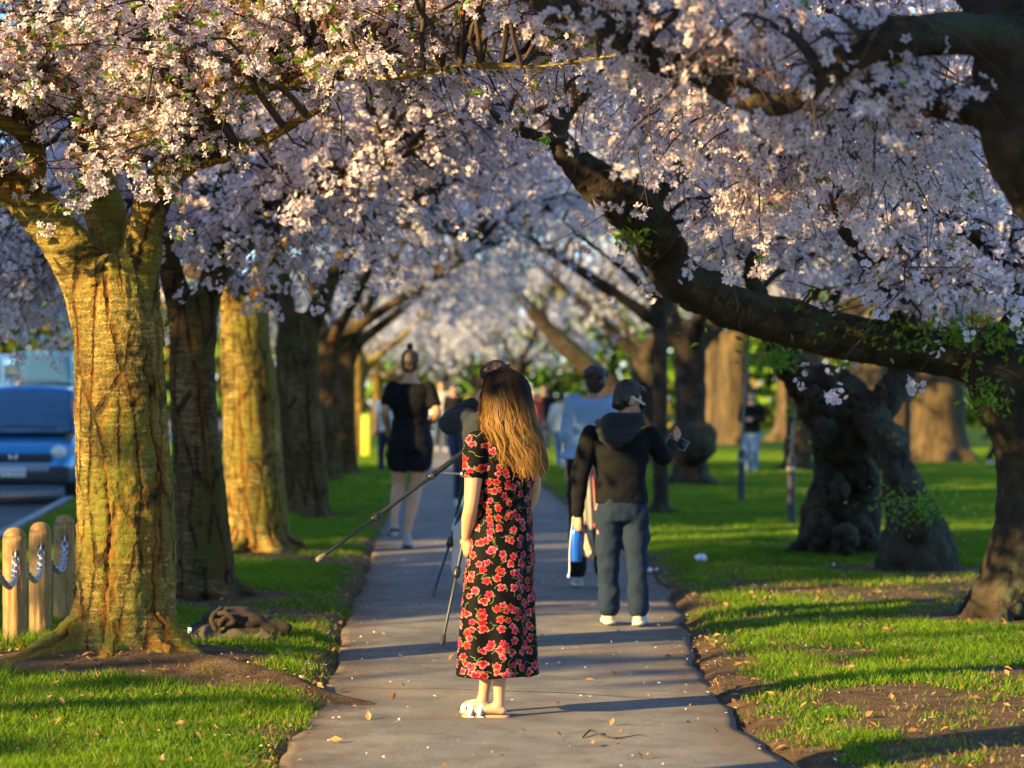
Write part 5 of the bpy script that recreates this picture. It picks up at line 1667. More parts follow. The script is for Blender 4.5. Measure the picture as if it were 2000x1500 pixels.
# inner mass (back and sides only below the jaw)
tt = np.linspace(0.01, .93, 26)
ph = np.linspace(-1.9, 1.9, 28)
V = []
for t in tt:
    z_open = sstep(.25, .45, t)
    V.append(hair_pt(np.full(28, t), ph * (1.65 - .65 * z_open) if True else ph, .90))
inner_back = []
for t in tt:
    z_open = sstep(.25, .45, t)
    inner_back.append(hair_pt(np.full(28, t), (ph * (1.65 - .65 * z_open))[::-1], .35))
V = np.concatenate([np.array(V), np.array(inner_back)], 1)
M = Mat('long_hair')
a = M.n('Attribute', attribute_name='col')
M.end(M.bsdf(a.outputs['Color'], .55, **{'Specular IOR Level': .12}))
MAT_HAIR = M.m
Vm, Fm = loft(V)
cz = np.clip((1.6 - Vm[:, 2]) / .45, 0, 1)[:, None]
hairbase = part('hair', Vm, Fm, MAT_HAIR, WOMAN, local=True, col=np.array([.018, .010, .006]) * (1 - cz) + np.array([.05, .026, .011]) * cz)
nl = 150
lphi = np.sort(rh.uniform(-2.0, 2.0, nl)) + 0
lend = 1.135 + .05 * rh.random(nl) + .10 * sstep(-.5, -1.8, lphi) + .035 * sstep(.9, 1.9, lphi)
lamp = .008 + .013 * rh.random(nl); lfr = 2.0 + 1.6 * rh.random(nl); lphs = rh.random(nl) * 6.28
ltone = rh.random(nl)
lrad = .95 + .09 * rh.random(nl)
ns = 5200
li = rh.integers(0, nl, ns)
K = 15
t = np.linspace(0, 1, K)
spread = rh.normal(size=ns) * .06
PH = lphi[li][:, None] + spread[:, None] * (1 - .62 * t[None] ** 1.5)
wid = (1.5 - .5 * sstep(.2, .42, t))[None]
PH = PH * wid
ze = lend[li] + rh.normal(size=ns) * .012
rad = lrad[li][:, None] + rh.normal(size=(ns, 1)) * .018
P = np.zeros((ns, K, 3))
for k in range(K):
    P[:, k] = hair_pt(np.full(ns, t[k]), PH[:, k], 1.0, 1.135) * 0
    z = 1.628 - (1.628 - ze) * t[k]
    tk = (1.628 - z) / (1.628 - 1.135)
    P[:, k] = hair_pt(tk, PH[:, k], rad[:, 0])
wave = lamp[li][:, None] * np.sin(lfr[li][:, None] * t[None] * 6.28 + lphs[li][:, None]) * sstep(.3, .7, t)[None]
tang = np.stack([-np.sin(th0 + PH), np.cos(th0 + PH), np.zeros_like(PH)], -1)
P = P + tang * wave[..., None]
outw = np.stack([np.cos(th0 + PH), np.sin(th0 + PH), np.zeros_like(PH)], -1)
P = P + outw * (lamp[li][:, None] * .7 * np.cos(lfr[li][:, None] * t[None] * 6.28 + lphs[li][:, None]) * sstep(.3, .7, t)[None])[..., None]
stray = (rh.random(ns) < .05)
P = P + (stray[:, None, None] * rh.normal(size=(ns, 1, 3)) * .02) * (t[None, :, None] ** 1.3)
hw_ = (.0011 + .0009 * rh.random(ns))[:, None] * (1 - .65 * t[None] ** 3)
V = np.stack([P - tang * hw_[..., None], P + tang * hw_[..., None] + outw * .0006], 2).reshape(-1, 3)
i = np.arange(K - 1)
q = np.stack([2 * i, 2 * i + 1, 2 * i + 3, 2 * i + 2], -1)
Q = (np.arange(ns)[:, None, None] * 2 * K + q[None]).reshape(-1, 4)
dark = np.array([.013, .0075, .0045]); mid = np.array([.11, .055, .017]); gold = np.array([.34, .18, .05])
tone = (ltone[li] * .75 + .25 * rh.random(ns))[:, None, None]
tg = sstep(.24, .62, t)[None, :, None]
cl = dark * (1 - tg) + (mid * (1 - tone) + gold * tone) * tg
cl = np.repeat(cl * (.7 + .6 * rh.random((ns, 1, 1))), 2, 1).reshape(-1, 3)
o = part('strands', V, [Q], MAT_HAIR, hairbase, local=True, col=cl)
o['kind'] = 'stuff'

# ---- the man with the phone
f2, bx2, by2, dm = 299.0, 1217.0, 1225.0, 15.8
def L(px, py, y=0.0): return A3((px - bx2) / f2, y, (by2 - py) / f2)
J = dict(head=L(1226, 784, .03), face=(.86, .5), neck=L(1214, 826, .0), shL=L(1155, 848, -.03), shR=L(1272, 852, .05),
         elL=L(1133, 925, -.05), wrL=L(1128, 1006, .0), elR=L(1296, 896, .10), wrR=L(1319, 872, .28),
         hipL=L(1187, 1000), hipR=L(1240, 1000), knL=L(1188, 1100, .0), knR=L(1245, 1098, -.02), anL=L(1190, 1192, .02), anR=L(1246, 1194, -.04),
         toeL=L(1187, 1225, .22), toeR=L(1256, 1225, .17))
J['toeL'][2] = .02; J['toeR'][2] = .02
spec = dict(skin=SKIN_B, s=.98, hs=1.02, tilt=.42, wrinkle=.010,
            handL=((.0, .05, -1), (.5, .55, 0), (.6, .8, 0), 1.0, .75), handR=((.45, .5, .65), (-.7, .2, .5), (-.2, -.7, .5), .95, .6),
            top=dict(mat=BLACK, hem=.80, sleeve=1.97, infl=.026, sr=.069, flare=.98, name='hoodie'), bottom=dict(mat=DENIM, leg=1.97, r=(.098, .090, .074, .070, .074), amp=.016, name='jeans'),
            shoes=dict(mat=SHOE), hair=lambda h, r_, s: hair_short(h, r_, s))
MAN, hp, Rm = build_person('person in a black hoodie and jeans looking down at a phone', bx2, by2, f2, dm, J, spec, detail=.0085)
# hood lying on the back, with a fold
nk = J['neck']
S = [tube([L(1170, 828, -.05), L(1178, 848, -.13), L(1197, 861, -.15), L(1224, 850, -.13), L(1249, 828, -.03)], [.03, .046, .055, .048, .03], 14, .03), tube([L(1180, 822, -.02), L(1196, 818, -.09), L(1220, 818, -.10), L(1245, 820, -.05), L(1254, 826, .03)], [.032, .04, .04, .04, .03], 12, .03)]
S.append(ellipsoid(L(1208, 836, -.075), (.13, .06, .055)))
V, Fq, N = remesh(S, .009, 3)
V = V + N * (.004 * np.sin(V[:, 2] * 110 + 6 * V[:, 0]) + .006 * fbm(V * 9, 2, 4))[:, None]
part('hood', V, Fq, CHARCOAL, MAN, local=True)
# white framed glasses
g = part('glasses', *merge(tube([hp(-.080, -.02, .012), hp(-.082, .02, .014), hp(-.074, .085, .010)], [.0045, .005, .006], 8), tube([hp(.080, -.02, .012), hp(.082, .02, .014), hp(.074, .085, .010)], [.0045, .005, .006], 8),
     tube([hp(-.074, .088, .012), hp(-.03, .104, .016), hp(0, .108, .013), hp(.03, .104, .016), hp(.074, .088, .012)], [.005] * 5, 8)), PLASTIC_W, MAN, local=True)
for k in (-1, 1):
    part('lens', *ellipsoid(hp(.036 * k, .100, -.004), A3(.027, .005, .020), Rm, 14, 8), PLASTIC_B, g, local=True)

# things he carries
def carried(name, label, cat, px, py, dd):
    return thing(name, label, cat, ((px - 1000) * dd / F, dd, CAMH + (HZ - py) * dd / F))
def lathe(prof, n=24, c=(0, 0, 0)):
    a = np.linspace(0, 2 * np.pi, n, endpoint=False)
    return loft(np.array([[(c[0] + r_ * math.cos(q), c[1] + r_ * math.sin(q), c[2] + z) for q in a] for r_, z in prof]))
db_ = dm + .03
ph_ = carried('phone', 'slim phone held out in the raised hand of the person in the hoodie', 'phone', 1323, 864, dm + .38)
Rp = np.array(Matrix.Rotation(R(-38), 3, 'Y') @ Matrix.Rotation(R(62), 3, 'X') @ Matrix.Rotation(R(25), 3, 'Z'))
part('case', *rbox((0, 0, 0), (.074, .150, .009), .003, Rp), simple('phone_case', (.20, .28, .36), .35), ph_, local=True)
part('screen', *rbox(Rp @ A3(0, 0, .005), (.066, .140, .002), .0008, Rp), simple('phone_glass', (.015, .017, .02), .1), ph_, local=True)
bt = carried('water_bottle', 'bright blue metal water bottle hanging from the hand of the person in the hoodie', 'bottle', 1125, 1097, db_)
s_ = dm / F
MAT_BLUE = simple('blue_enamel', (.012, .12, .62), .3, .06, **{'Metallic': .25, 'Coat Weight': .4})
part('flask', *lathe([(.030, 0), (.038, .004), (.040, .012), (.040, .185), (.038, .20), (.031, .222), (.024, .232), (.023, .25)]), MAT_BLUE, bt, local=True)
part('cap', *lathe([(.027, .25), (.028, .252), (.028, .278), (.024, .283)]), PLASTIC_B, bt, local=True)
part('loop', *tube([(.024, 0, .262), (.034, 0, .285), (.012, 0, .302), (-.016, 0, .298), (-.028, 0, .275), (-.024, 0, .258)], .005, 8, .01), PLASTIC_B, bt, local=True)
bg_ = carried('pouch', 'small tan cloth pouch with a dark drawstring beside the blue bottle', 'bag', 1149, 1088, db_ + .02)
V, Fq, N = remesh([ellipsoid((0, 0, .045), (.052, .035, .05)), ellipsoid((.022, 0, .05), (.04, .03, .05)), tube([(0, 0, .06), (-.012, 0, .13), (-.02, 0, .20)], [.046, .036, .018], 14, .02)], .006, 4)
V = V + N * (.005 * fbm(V * 30, 2, 3))[:, None]
part('cloth', V, Fq, cloth('tan_canvas', (.46, .39, .28)), bg_, local=True)
part('drawstring', *tube([(-.02, -.02, .235), (-.012, -.030, .16), (.004, -.042, .1), (.02, -.044, .06)], .004, 6, .01), PLASTIC_B, bg_, local=True)
part('tag', *rbox((.008, -.037, .035), (.022, .004, .022), .001), WHITE, bg_, local=True)
sp_ = carried('strap', 'white cord with a knobbed end dangling beside the blue bottle', 'cord', 1110, 1126, db_ - .02)
part('cord', *tube([(.003, 0, .012), (.008, 0, .04), (.008, 0, .09), (.010, 0, .2), (.03, 0, .39)], [.006, .0055, .005, .004, .003], 8, .02), PLASTIC_W, sp_, local=True)
part('knob', *ellipsoid((.002, 0, .004), (.010, .009, .014), None, 10, 8), PLASTIC_W, sp_, local=True)

# ---- the person in the loose blue shirt walking ahead
f3, bx3, by3, d3m = 248.0, 1152.0, 1150.0, 19.0
def L(px, py, y=0.0): return A3((px - bx3) / f3, y, (by3 - py) / f3)
J = dict(head=L(1163, 748), face=(.1, 1), neck=L(1160, 776), shL=L(1122, 786), shR=L(1194, 786), elL=L(1110, 852, -.02), wrL=L(1111, 915, .05), elR=L(1206, 850), wrR=L(1208, 910, .05),
         hipL=L(1133, 905), hipR=L(1172, 905), knL=L(1130, 1025, .1), knR=L(1174, 1025, -.1), anL=L(1128, 1128, .05), anR=L(1176, 1120, -.25), toeL=L(1128, 1148, .25), toeR=L(1178, 1142, -.05))
J['toeL'][2] = .02; J['toeR'][2] = .03
spec = dict(skin=SKIN_B, s=1.0, wrinkle=.010, top=dict(mat=BLUESHIRT, hem=1.02, sleeve=1.0, infl=.045, sr=.078, flare=1.22, name='shirt'), bottom=dict(mat=BLACK2, leg=1.9, high=True, infl=.02),
            shoes=dict(mat=SHOE_G), hair=hair_fluffy)
build_person('person in a loose light blue shirt with fluffy dark hair', bx3, by3, f3, d3m, J, spec, detail=.013)
tb = carried('tote_bag', 'long grey cloth bag with red trim hanging between the two walkers', 'bag', 1153, 1035, 17.4)
V, Fq, N = remesh([tube([(0, 0, .04), (-.004, 0, .18), (.0, 0, .38), (.004, 0, .5)], [.05, .056, .038, .016], 14, .03, squash=((0, 1, 0), .6))], .009, 3)
V = V + N * (.006 * np.sin(V[:, 0] * 150 + V[:, 2] * 8))[:, None]
part('cloth', V, Fq, cloth('grey_canvas', (.27, .25, .22)), tb, local=True)
part('trim', *tube([(.03, -.035, .03), (.045, -.03, .1), (.028, -.03, .3), (.012, -.015, .46)], [.012, .010, .007, .006], 8, .02), RED, tb, local=True)

# ---- the runner
f4, bx4, by4, d4 = 196.0, 800.0, 1073.0, 24.1
def L(px, py, y=0.0): return A3((px - bx4) / f4, y, (by4 - py) / f4)
J = dict(head=L(801, 710), face=(.0, 1), neck=L(801, 742), shL=L(769, 758), shR=L(836, 758), elL=L(752, 805, -.1), wrL=L(757, 838, .12), elR=L(855, 808, -.1), wrR=L(838, 830, .16),
         hipL=L(780, 868), hipR=L(823, 868), knL=L(778, 950, .06), knR=L(813, 950, .04), anL=L(772, 1006, -.20), anR=L(796, 1040, -.1), toeL=L(768, 1048, -.06), toeR=L(794, 1069, .12))
sc4 = 1.12
spec = dict(skin=SKIN, s=sc4, leg=1.02, wrinkle=.012, top=dict(mat=BLACK, hem=1.17, sleeve=.62, infl=.020, sr=.070, flare=1.06, name='shirt'), bottom=dict(mat=BLACK2, leg=.44, infl=.034, r=(.112, .1, .1, .1, .1), high=True, name='shorts'),
            shoes=dict(mat=SHOE_G, sole=RUBBER), hair=hair_bun, hairmat=HAIR_B)
build_person('person jogging away in a black tee and shorts with hair in a top bun', bx4, by4, f4, d4, J, spec, detail=.013)

# ---- the photographer half hidden behind the dress
f5, bx5, by5, d5 = 330.0, 945.0, 1270.0, 14.3
def L(px, py, y=0.0): return A3((px - bx5) / f5, y, (by5 - py) / f5)
J = dict(head=L(968, 750, .04), face=(-.15, 1), neck=L(962, 798, .0), shL=L(913, 822, .0), shR=L(1012, 822, .02), elL=L(874, 830, .18), wrL=L(930, 786, .22), elR=L(1030, 850, .22), wrR=L(985, 785, .26),
         hipL=L(920, 1030), hipR=L(985, 1030), knL=L(922, 1130, .02), knR=L(985, 1130), anL=L(922, 1236), anR=L(985, 1236), toeL=L(915, 1268, .2), toeR=L(992, 1268, .2))
J['toeL'][2] = .02; J['toeR'][2] = .02
spec = dict(skin=SKIN, s=1.0, wrinkle=.010, handL=((.5, .2, .75), (.6, .5, -.2), (.2, -.3, .8), .95, .5), handR=((-.5, .2, .75), (-.6, .5, -.2), (-.2, -.3, .8), .95, .5),
            top=dict(mat=JACKET, hem=.78, sleeve=1.85, infl=.034, sr=.078, flare=1.12, name='jacket'), bottom=dict(mat=STONE, leg=.85, infl=.022, r=(.115, .1, .1, .1, .1), name='shorts'),
            shoes=dict(mat=SHOE_G), hair=lambda h, r_, s: hair_fluffy(h, r_, s * .97), hairmat=HAIR_B)
PHO, hp, Rm = build_person('person in a slate jacket raising a camera behind the floral dress', bx5, by5, f5, d5, J, spec, detail=.0105)
cb = thing('camera', 'black camera held up to the eye of the person in the slate jacket', 'camera', ((958 - 1000) * 14.55 / F, 14.58, CAMH + (HZ - 772) * 14.58 / F))
part('housing', *rbox((0, 0, 0), (.14, .07, .095), .012), PLASTIC_B, cb, local=True)
part('lens_barrel', *tube([(0, .03, 0), (0, .13, 0)], .036, 16), RUBBER, cb, local=True)

# the tripod under the camera, its legs swinging free
ap = at(948, 852, 14.0)
tp = thing('tripod', 'black tripod held in the air with its three legs splayed, one pointing over the grass', 'tripod', tuple(ap))
MAT_TRI = simple('tripod_black', (.022, .022, .024), .4, .1)
MAT_TRIB = simple('tripod_blue', (.03, .10, .20), .4, .1)
part('column', *tube([(0, .02, .16), (0, 0, .05), (0, -.02, -.12)], [.016, .02, .014], 12), MAT_TRI, tp, local=True)
part('head', *merge(rbox((0, .02, .19), (.07, .06, .05), .01), tube([(0, .02, .2), (.03, -.08, .16), (.06, -.2, .13)], .007, 8)), PLASTIC_B, tp, local=True)
ends = [at(622, 1093, 13.55), at(846, 1160, 14.45), at(864, 1256, 13.75)]
for k, e in enumerate(ends):
    e = e - ap
    m1, m2 = e * .32, e * .66
    mt = [MAT_TRI, MAT_TRIB, MAT_TRI][k]
    lg = part('leg', *merge(tube([e * .01, m1], [.0165, .0165], 10), tube([m1, m2], [.0125, .0125], 10), tube([m2, e * .985], [.009, .009], 10)), mt, tp, local=True)
    for q in (m1, m2):
        u_ = unit(e)
        part('clamp', *merge(tube([q - u_ * .018, q + u_ * .018], [.021, .021], 10), rbox(q + A3(0, -.022, -.006), (.018, .02, .034), .004)), PLASTIC_B, lg, local=True)
    part('rubber_foot', *tube([e * .965, e * .99, e], [.013, .019, .017], 10), simple('tripod_foot', (.16, .13, .10), .7) if k < 2 else RUBBER, lg, local=True)
e = ends[0] - ap
b0 = e * .30
b1 = at(904, 926, 13.9) - ap
part('brace', *tube([b0, b1], [.006, .006], 8), METAL, tp, local=True)
part('brace_joint', *merge(ellipsoid(b1, (.018, .016, .018), None, 10, 8), tube([b1, A3(0, -.02, -.12)], [.005, .006], 8)), METAL, tp, local=True)

# ---- people farther off
def walker(label, px, top, feet, facing, skin, topm, botm, hair=hair_short, leg=1.95, sleeve=1.9, stride=.18, seed=0, bag=False, hands=None, hairmat=None, d=None, detail=.018, phase=1):
    f = (feet - HZ) / CAMH if d is None else F / d
    d = F / f
    z0 = .005 if d is None else .005
    H = (feet - top) / f
    k = H / 1.74
    fx = unit(A3(facing[0], facing[1], 0))
    lt = np.cross(A3(0, 0, 1), fx)            # its own left
    up = A3(0, 0, 1)
    st = stride * phase
    J = dict(head=up * 1.615 * k, face=(fx[0], fx[1]), neck=up * 1.47 * k, shL=(lt * .185 + up * 1.41) * k, shR=(-lt * .185 + up * 1.41) * k,
             hipL=(lt * .09 + up * .90) * k, hipR=(-lt * .09 + up * .90) * k,
             knL=(lt * .09 + up * .49 + fx * (.05 + st * .5)) * k, knR=(-lt * .09 + up * .49 + fx * (.05 - st * .3)) * k,
             anL=(lt * .085 + up * .10 + fx * st) * k, anR=(-lt * .085 + up * (.10 + .05 * abs(st) / .2) - fx * st * 1.2) * k,
             toeL=(lt * .10 + up * .02 + fx * (st + .19)) * k, toeR=(-lt * .10 + up * .02 + fx * (.17 - st * 1.2)) * k)
    if hands == 'front':
        J.update(elL=(lt * .25 + up * 1.13 - fx * .02) * k, elR=(-lt * .25 + up * 1.13 - fx * .02) * k, wrL=(lt * .07 + up * 1.12 + fx * .22) * k, wrR=(-lt * .07 + up * 1.12 + fx * .22) * k)
    else:
        J.update(elL=(lt * .23 + up * 1.12 - fx * st * .5) * k, elR=(-lt * .23 + up * 1.12 + fx * st * .5) * k, wrL=(lt * .23 + up * .86 - fx * (st * .6 - .1)) * k, wrR=(-lt * .23 + up * .86 + fx * (st * .9 + .08)) * k)
    spec = dict(skin=skin, s=k, top=dict(mat=topm, hem=.84 * k, sleeve=sleeve, infl=.024, sr=.068), bottom=dict(mat=botm, leg=leg, infl=.014), shoes=dict(mat=SHOE_G), hair=hair, hairmat=hairmat or HAIR_D)
    return build_person(label, px, feet, f, d, J, spec, group='people strolling along the avenue', detail=detail)
walker('person in dark navy clothes walking towards the camera past the jogger', 905, 708, 902, (.15, -1), SKIN_C, NAVY, NAVY, stride=.2, d=34, detail=.014)
walker('person in a white top and dark trousers beyond the jogger', 757, 716, 888, (-.3, 1), SKIN_B, WHITE, NAVY, sleeve=.6, d=49)
walker('person in a cream sweater and pale jeans stepping onto the lawn', 1097, 726, 876, (.2, 1), SKIN_B, CREAM, DENIM_L, d=53, hair=hair_short)
walker('person in a black jacket and jeans standing among the lawn trees', 1468, 764, 926, (-.35, -1), SKIN_B, BLACK, DENIM_L, stride=.03, hands='front', d=49.5, hair=hair_short)
walker('person with sunlit face and pale scarf in the far walking group', 862, 730, 868, (.1, -1), SKIN, CREAM, NAVY, hair=hair_bob, d=72, hairmat=HAIR_B)
walker('person in a dark coat in the far walking group', 886, 736, 868, (-.1, -1), SKIN, BLACK, BLACK2, d=70)
walker('person in a red top in the far group near the lawn edge', 1040, 738, 872, (.1, -1), SKIN_B, RED, BLACK2, d=66, hair=hair_bob)
walker('person in dark clothes with sunlit face beside the one in red', 1063, 734, 870, (-.2, -1), SKIN, BLACK, NAVY, d=69)
walker('person in brown trousers following the far group', 1020, 740, 864, (.0, -1), SKIN_B, CHARCOAL, RED, d=78)
walker('person in pale clothes far down the avenue by the yellow post', 846, 742, 860, (.0, 1), SKIN, STONE, DENIM_L, d=88)
walker('person in black walking at the edge of the picture beyond the bent limb', 1946, 758, 912, (1, .1), SKIN_B, BLACK, BLACK2, d=56)
# ------------------------------------------------------------------ street furniture, cars, small things
M = Mat('post_wood')
c = M.coord()
mp = M.n('Mapping', {'Vector': c, 'Scale': (1, 1, .13)})
g = M.noise(55, 4, mp.outputs[0], .6, dist=.4)
b0 = M.ramp(g, [(.3, (.20, .11, .035)), (.5, (.32, .19, .062)), (.7, (.41, .26, .095))])
b0 = M.mix(M.ramp(M.noise(9, 3, c), [(.52, 0.0), (.68, .8)]), b0, (.17, .085, .03))
spz = M.n('SeparateXYZ', {0: c})
b0 = M.mix(M.ramp(M.math('ADD', spz.outputs[2], M.math('MULTIPLY', M.noise(14, 3, c), .15)), [(.05, .8), (.2, 0.0)]), b0, (.13, .085, .04))
M.end(M.bsdf(b0, .75, Normal=M.bump(g, .4, .004)))
MAT_POST = M.m
MAT_HOLE = simple('post_hole', (.02, .012, .007), .9)
MAT_CHAIN = simple('galvanised_chain', (.42, .45, .50), .38, .15, 40, **{'Metallic': .85})
MAT_CHAIN_D = simple('dark_chain', (.05, .05, .055), .45, .15, 40, **{'Metallic': .7})
PX0 = -2.885
posts = [(13.30, 'wooden post just outside the picture edge'), (14.05, 'rounded wooden post with a chain through it, nearest the kerb side'), (14.80, ''), (15.58, '')]
labs = ['round topped wooden post just beyond the picture edge', 'round topped wooden post, lowest in the picture of the three', 'round topped wooden post between the two others', 'round topped wooden post half hidden by the mossy trunk']
rp = np.random.default_rng(3)
HOLE = []
def post_mesh(seed):
    r = np.random.default_rng(seed)
    prof = [(.068, -.1), (.068, 0), (.069, .3), (.0675, .62), (.0655, .648), (.058, .672), (.043, .690), (.022, .699), (.004, .702)]
    a = np.linspace(0, 2 * np.pi, 40, endpoint=False)
    V = []
    P2, R2 = catmull(A3(*[(0, 0, z) for _, z in prof]).reshape(-1, 3), np.array([q for q, _ in prof]), .02)
    gz, ga = np.meshgrid(P2[:, 2], a, indexing='ij')
    rr = R2[:, None] * (1 + .012 * np.sin(ga * 2 + seed))
    for k in range(3):                       # drying cracks
        a0 = -1.57 + r.uniform(-1.1, 1.1)
        z0, z1 = r.uniform(-.05, .1), r.uniform(.35, .6)
        w = .09
        path = a0 + .12 * np.sin(gz * 9 + k * 2)
        da = np.abs((ga - path + np.pi) % (2 * np.pi) - np.pi)
        rr = rr - .010 * np.exp(-(da / w) ** 2) * sstep(z0, z0 + .08, gz) * sstep(z1, z1 - .1, gz)
    V = np.stack([rr * np.cos(ga), rr * np.sin(ga), gz], -1)
    return loft(V)
for k, (y, _) in enumerate(posts):
    z = float(ground_z(np.array([PX0]), np.array([y]))[0])
    t = thing('wooden_post', labs[k], 'post', (PX0, y, z), 'wooden posts strung with chain')
    t.rotation_euler = (rp.normal() * .012, rp.normal() * .012, 0)
    part('timber', *post_mesh(20 + k), MAT_POST, t, local=True)
    for sgn in (-1, 1):
        a = np.linspace(0, 2 * np.pi, 18, endpoint=False)
        yy = sgn * (np.sqrt(.0685 ** 2 - (.017 * np.cos(a)) ** 2) + .0015)
        V = np.stack([.016 + .017 * np.cos(a), yy, .555 + .017 * np.sin(a)], -1)
        part('chain_hole', *loft(np.stack([V, V + A3(0, sgn * .002, 0)])), MAT_HOLE, t, local=True)
    HOLE.append(A3(PX0 + .016, y, z + .552))
def link(c, d, flip, r=.021, w=.007):
    """one oval link"""
    d = unit(d)
    s = unit(np.cross(d, A3(0, 0, 1)))
    n = np.cross(s, d)
    e = s if flip else n
    a = np.linspace(0, 2 * np.pi, 12, endpoint=False)
    P = np.array([c + d * math.cos(q) * r * 1.35 + e * math.sin(q) * r * .78 for q in a])
    return P
def ring_tube(P, w, n=6):
    P = np.asarray(P)
    m = len(P)
    T = unit(np.roll(P, -1, 0) - np.roll(P, 1, 0))
    c = P.mean(0)
    O = unit(P - c)
    B = np.cross(T, O)
    a = np.linspace(0, 2 * np.pi, n, endpoint=False)
    V = (P[:, None] + (O[:, None] * np.cos(a)[None, :, None] + B[:, None] * np.sin(a)[None, :, None]) * w).reshape(-1, 3)
    i = np.arange(m)[:, None] * n; i2 = ((np.arange(m) + 1) % m)[:, None] * n
    j = np.arange(n)[None]; k = (j + 1) % n
    return V, [np.stack([i + j, i2 + j, i2 + k, i + k], -1).reshape(-1, 4)]
for k in range(len(HOLE) - 1):
    A, B = HOLE[k] + A3(0, .062, 0), HOLE[k + 1] - A3(0, .062, 0)
    mid = (A + B) / 2
    t = thing('chain', ['grey chain sagging out of the picture from the lowest post', 'grey chain sagging between the two posts nearest the picture edge', 'grey chain sagging from the middle post to the post by the trunk'][k], 'chain', tuple(mid), 'chains between the wooden posts')
    n_ = 30
    u_ = np.linspace(0, 1, n_)
    P = A[None] * (1 - u_[:, None]) + B[None] * u_[:, None]
    P[:, 2] -= .18 * (4 * u_ * (1 - u_)) ** .8
    P[:, 0] += .03 * np.sin(u_ * np.pi)
    D = np.gradient(P, axis=0)
    for q in range(n_):
        part('link', *ring_tube(link(P[q], D[q], q % 2 == 0), .0068), MAT_CHAIN, t)

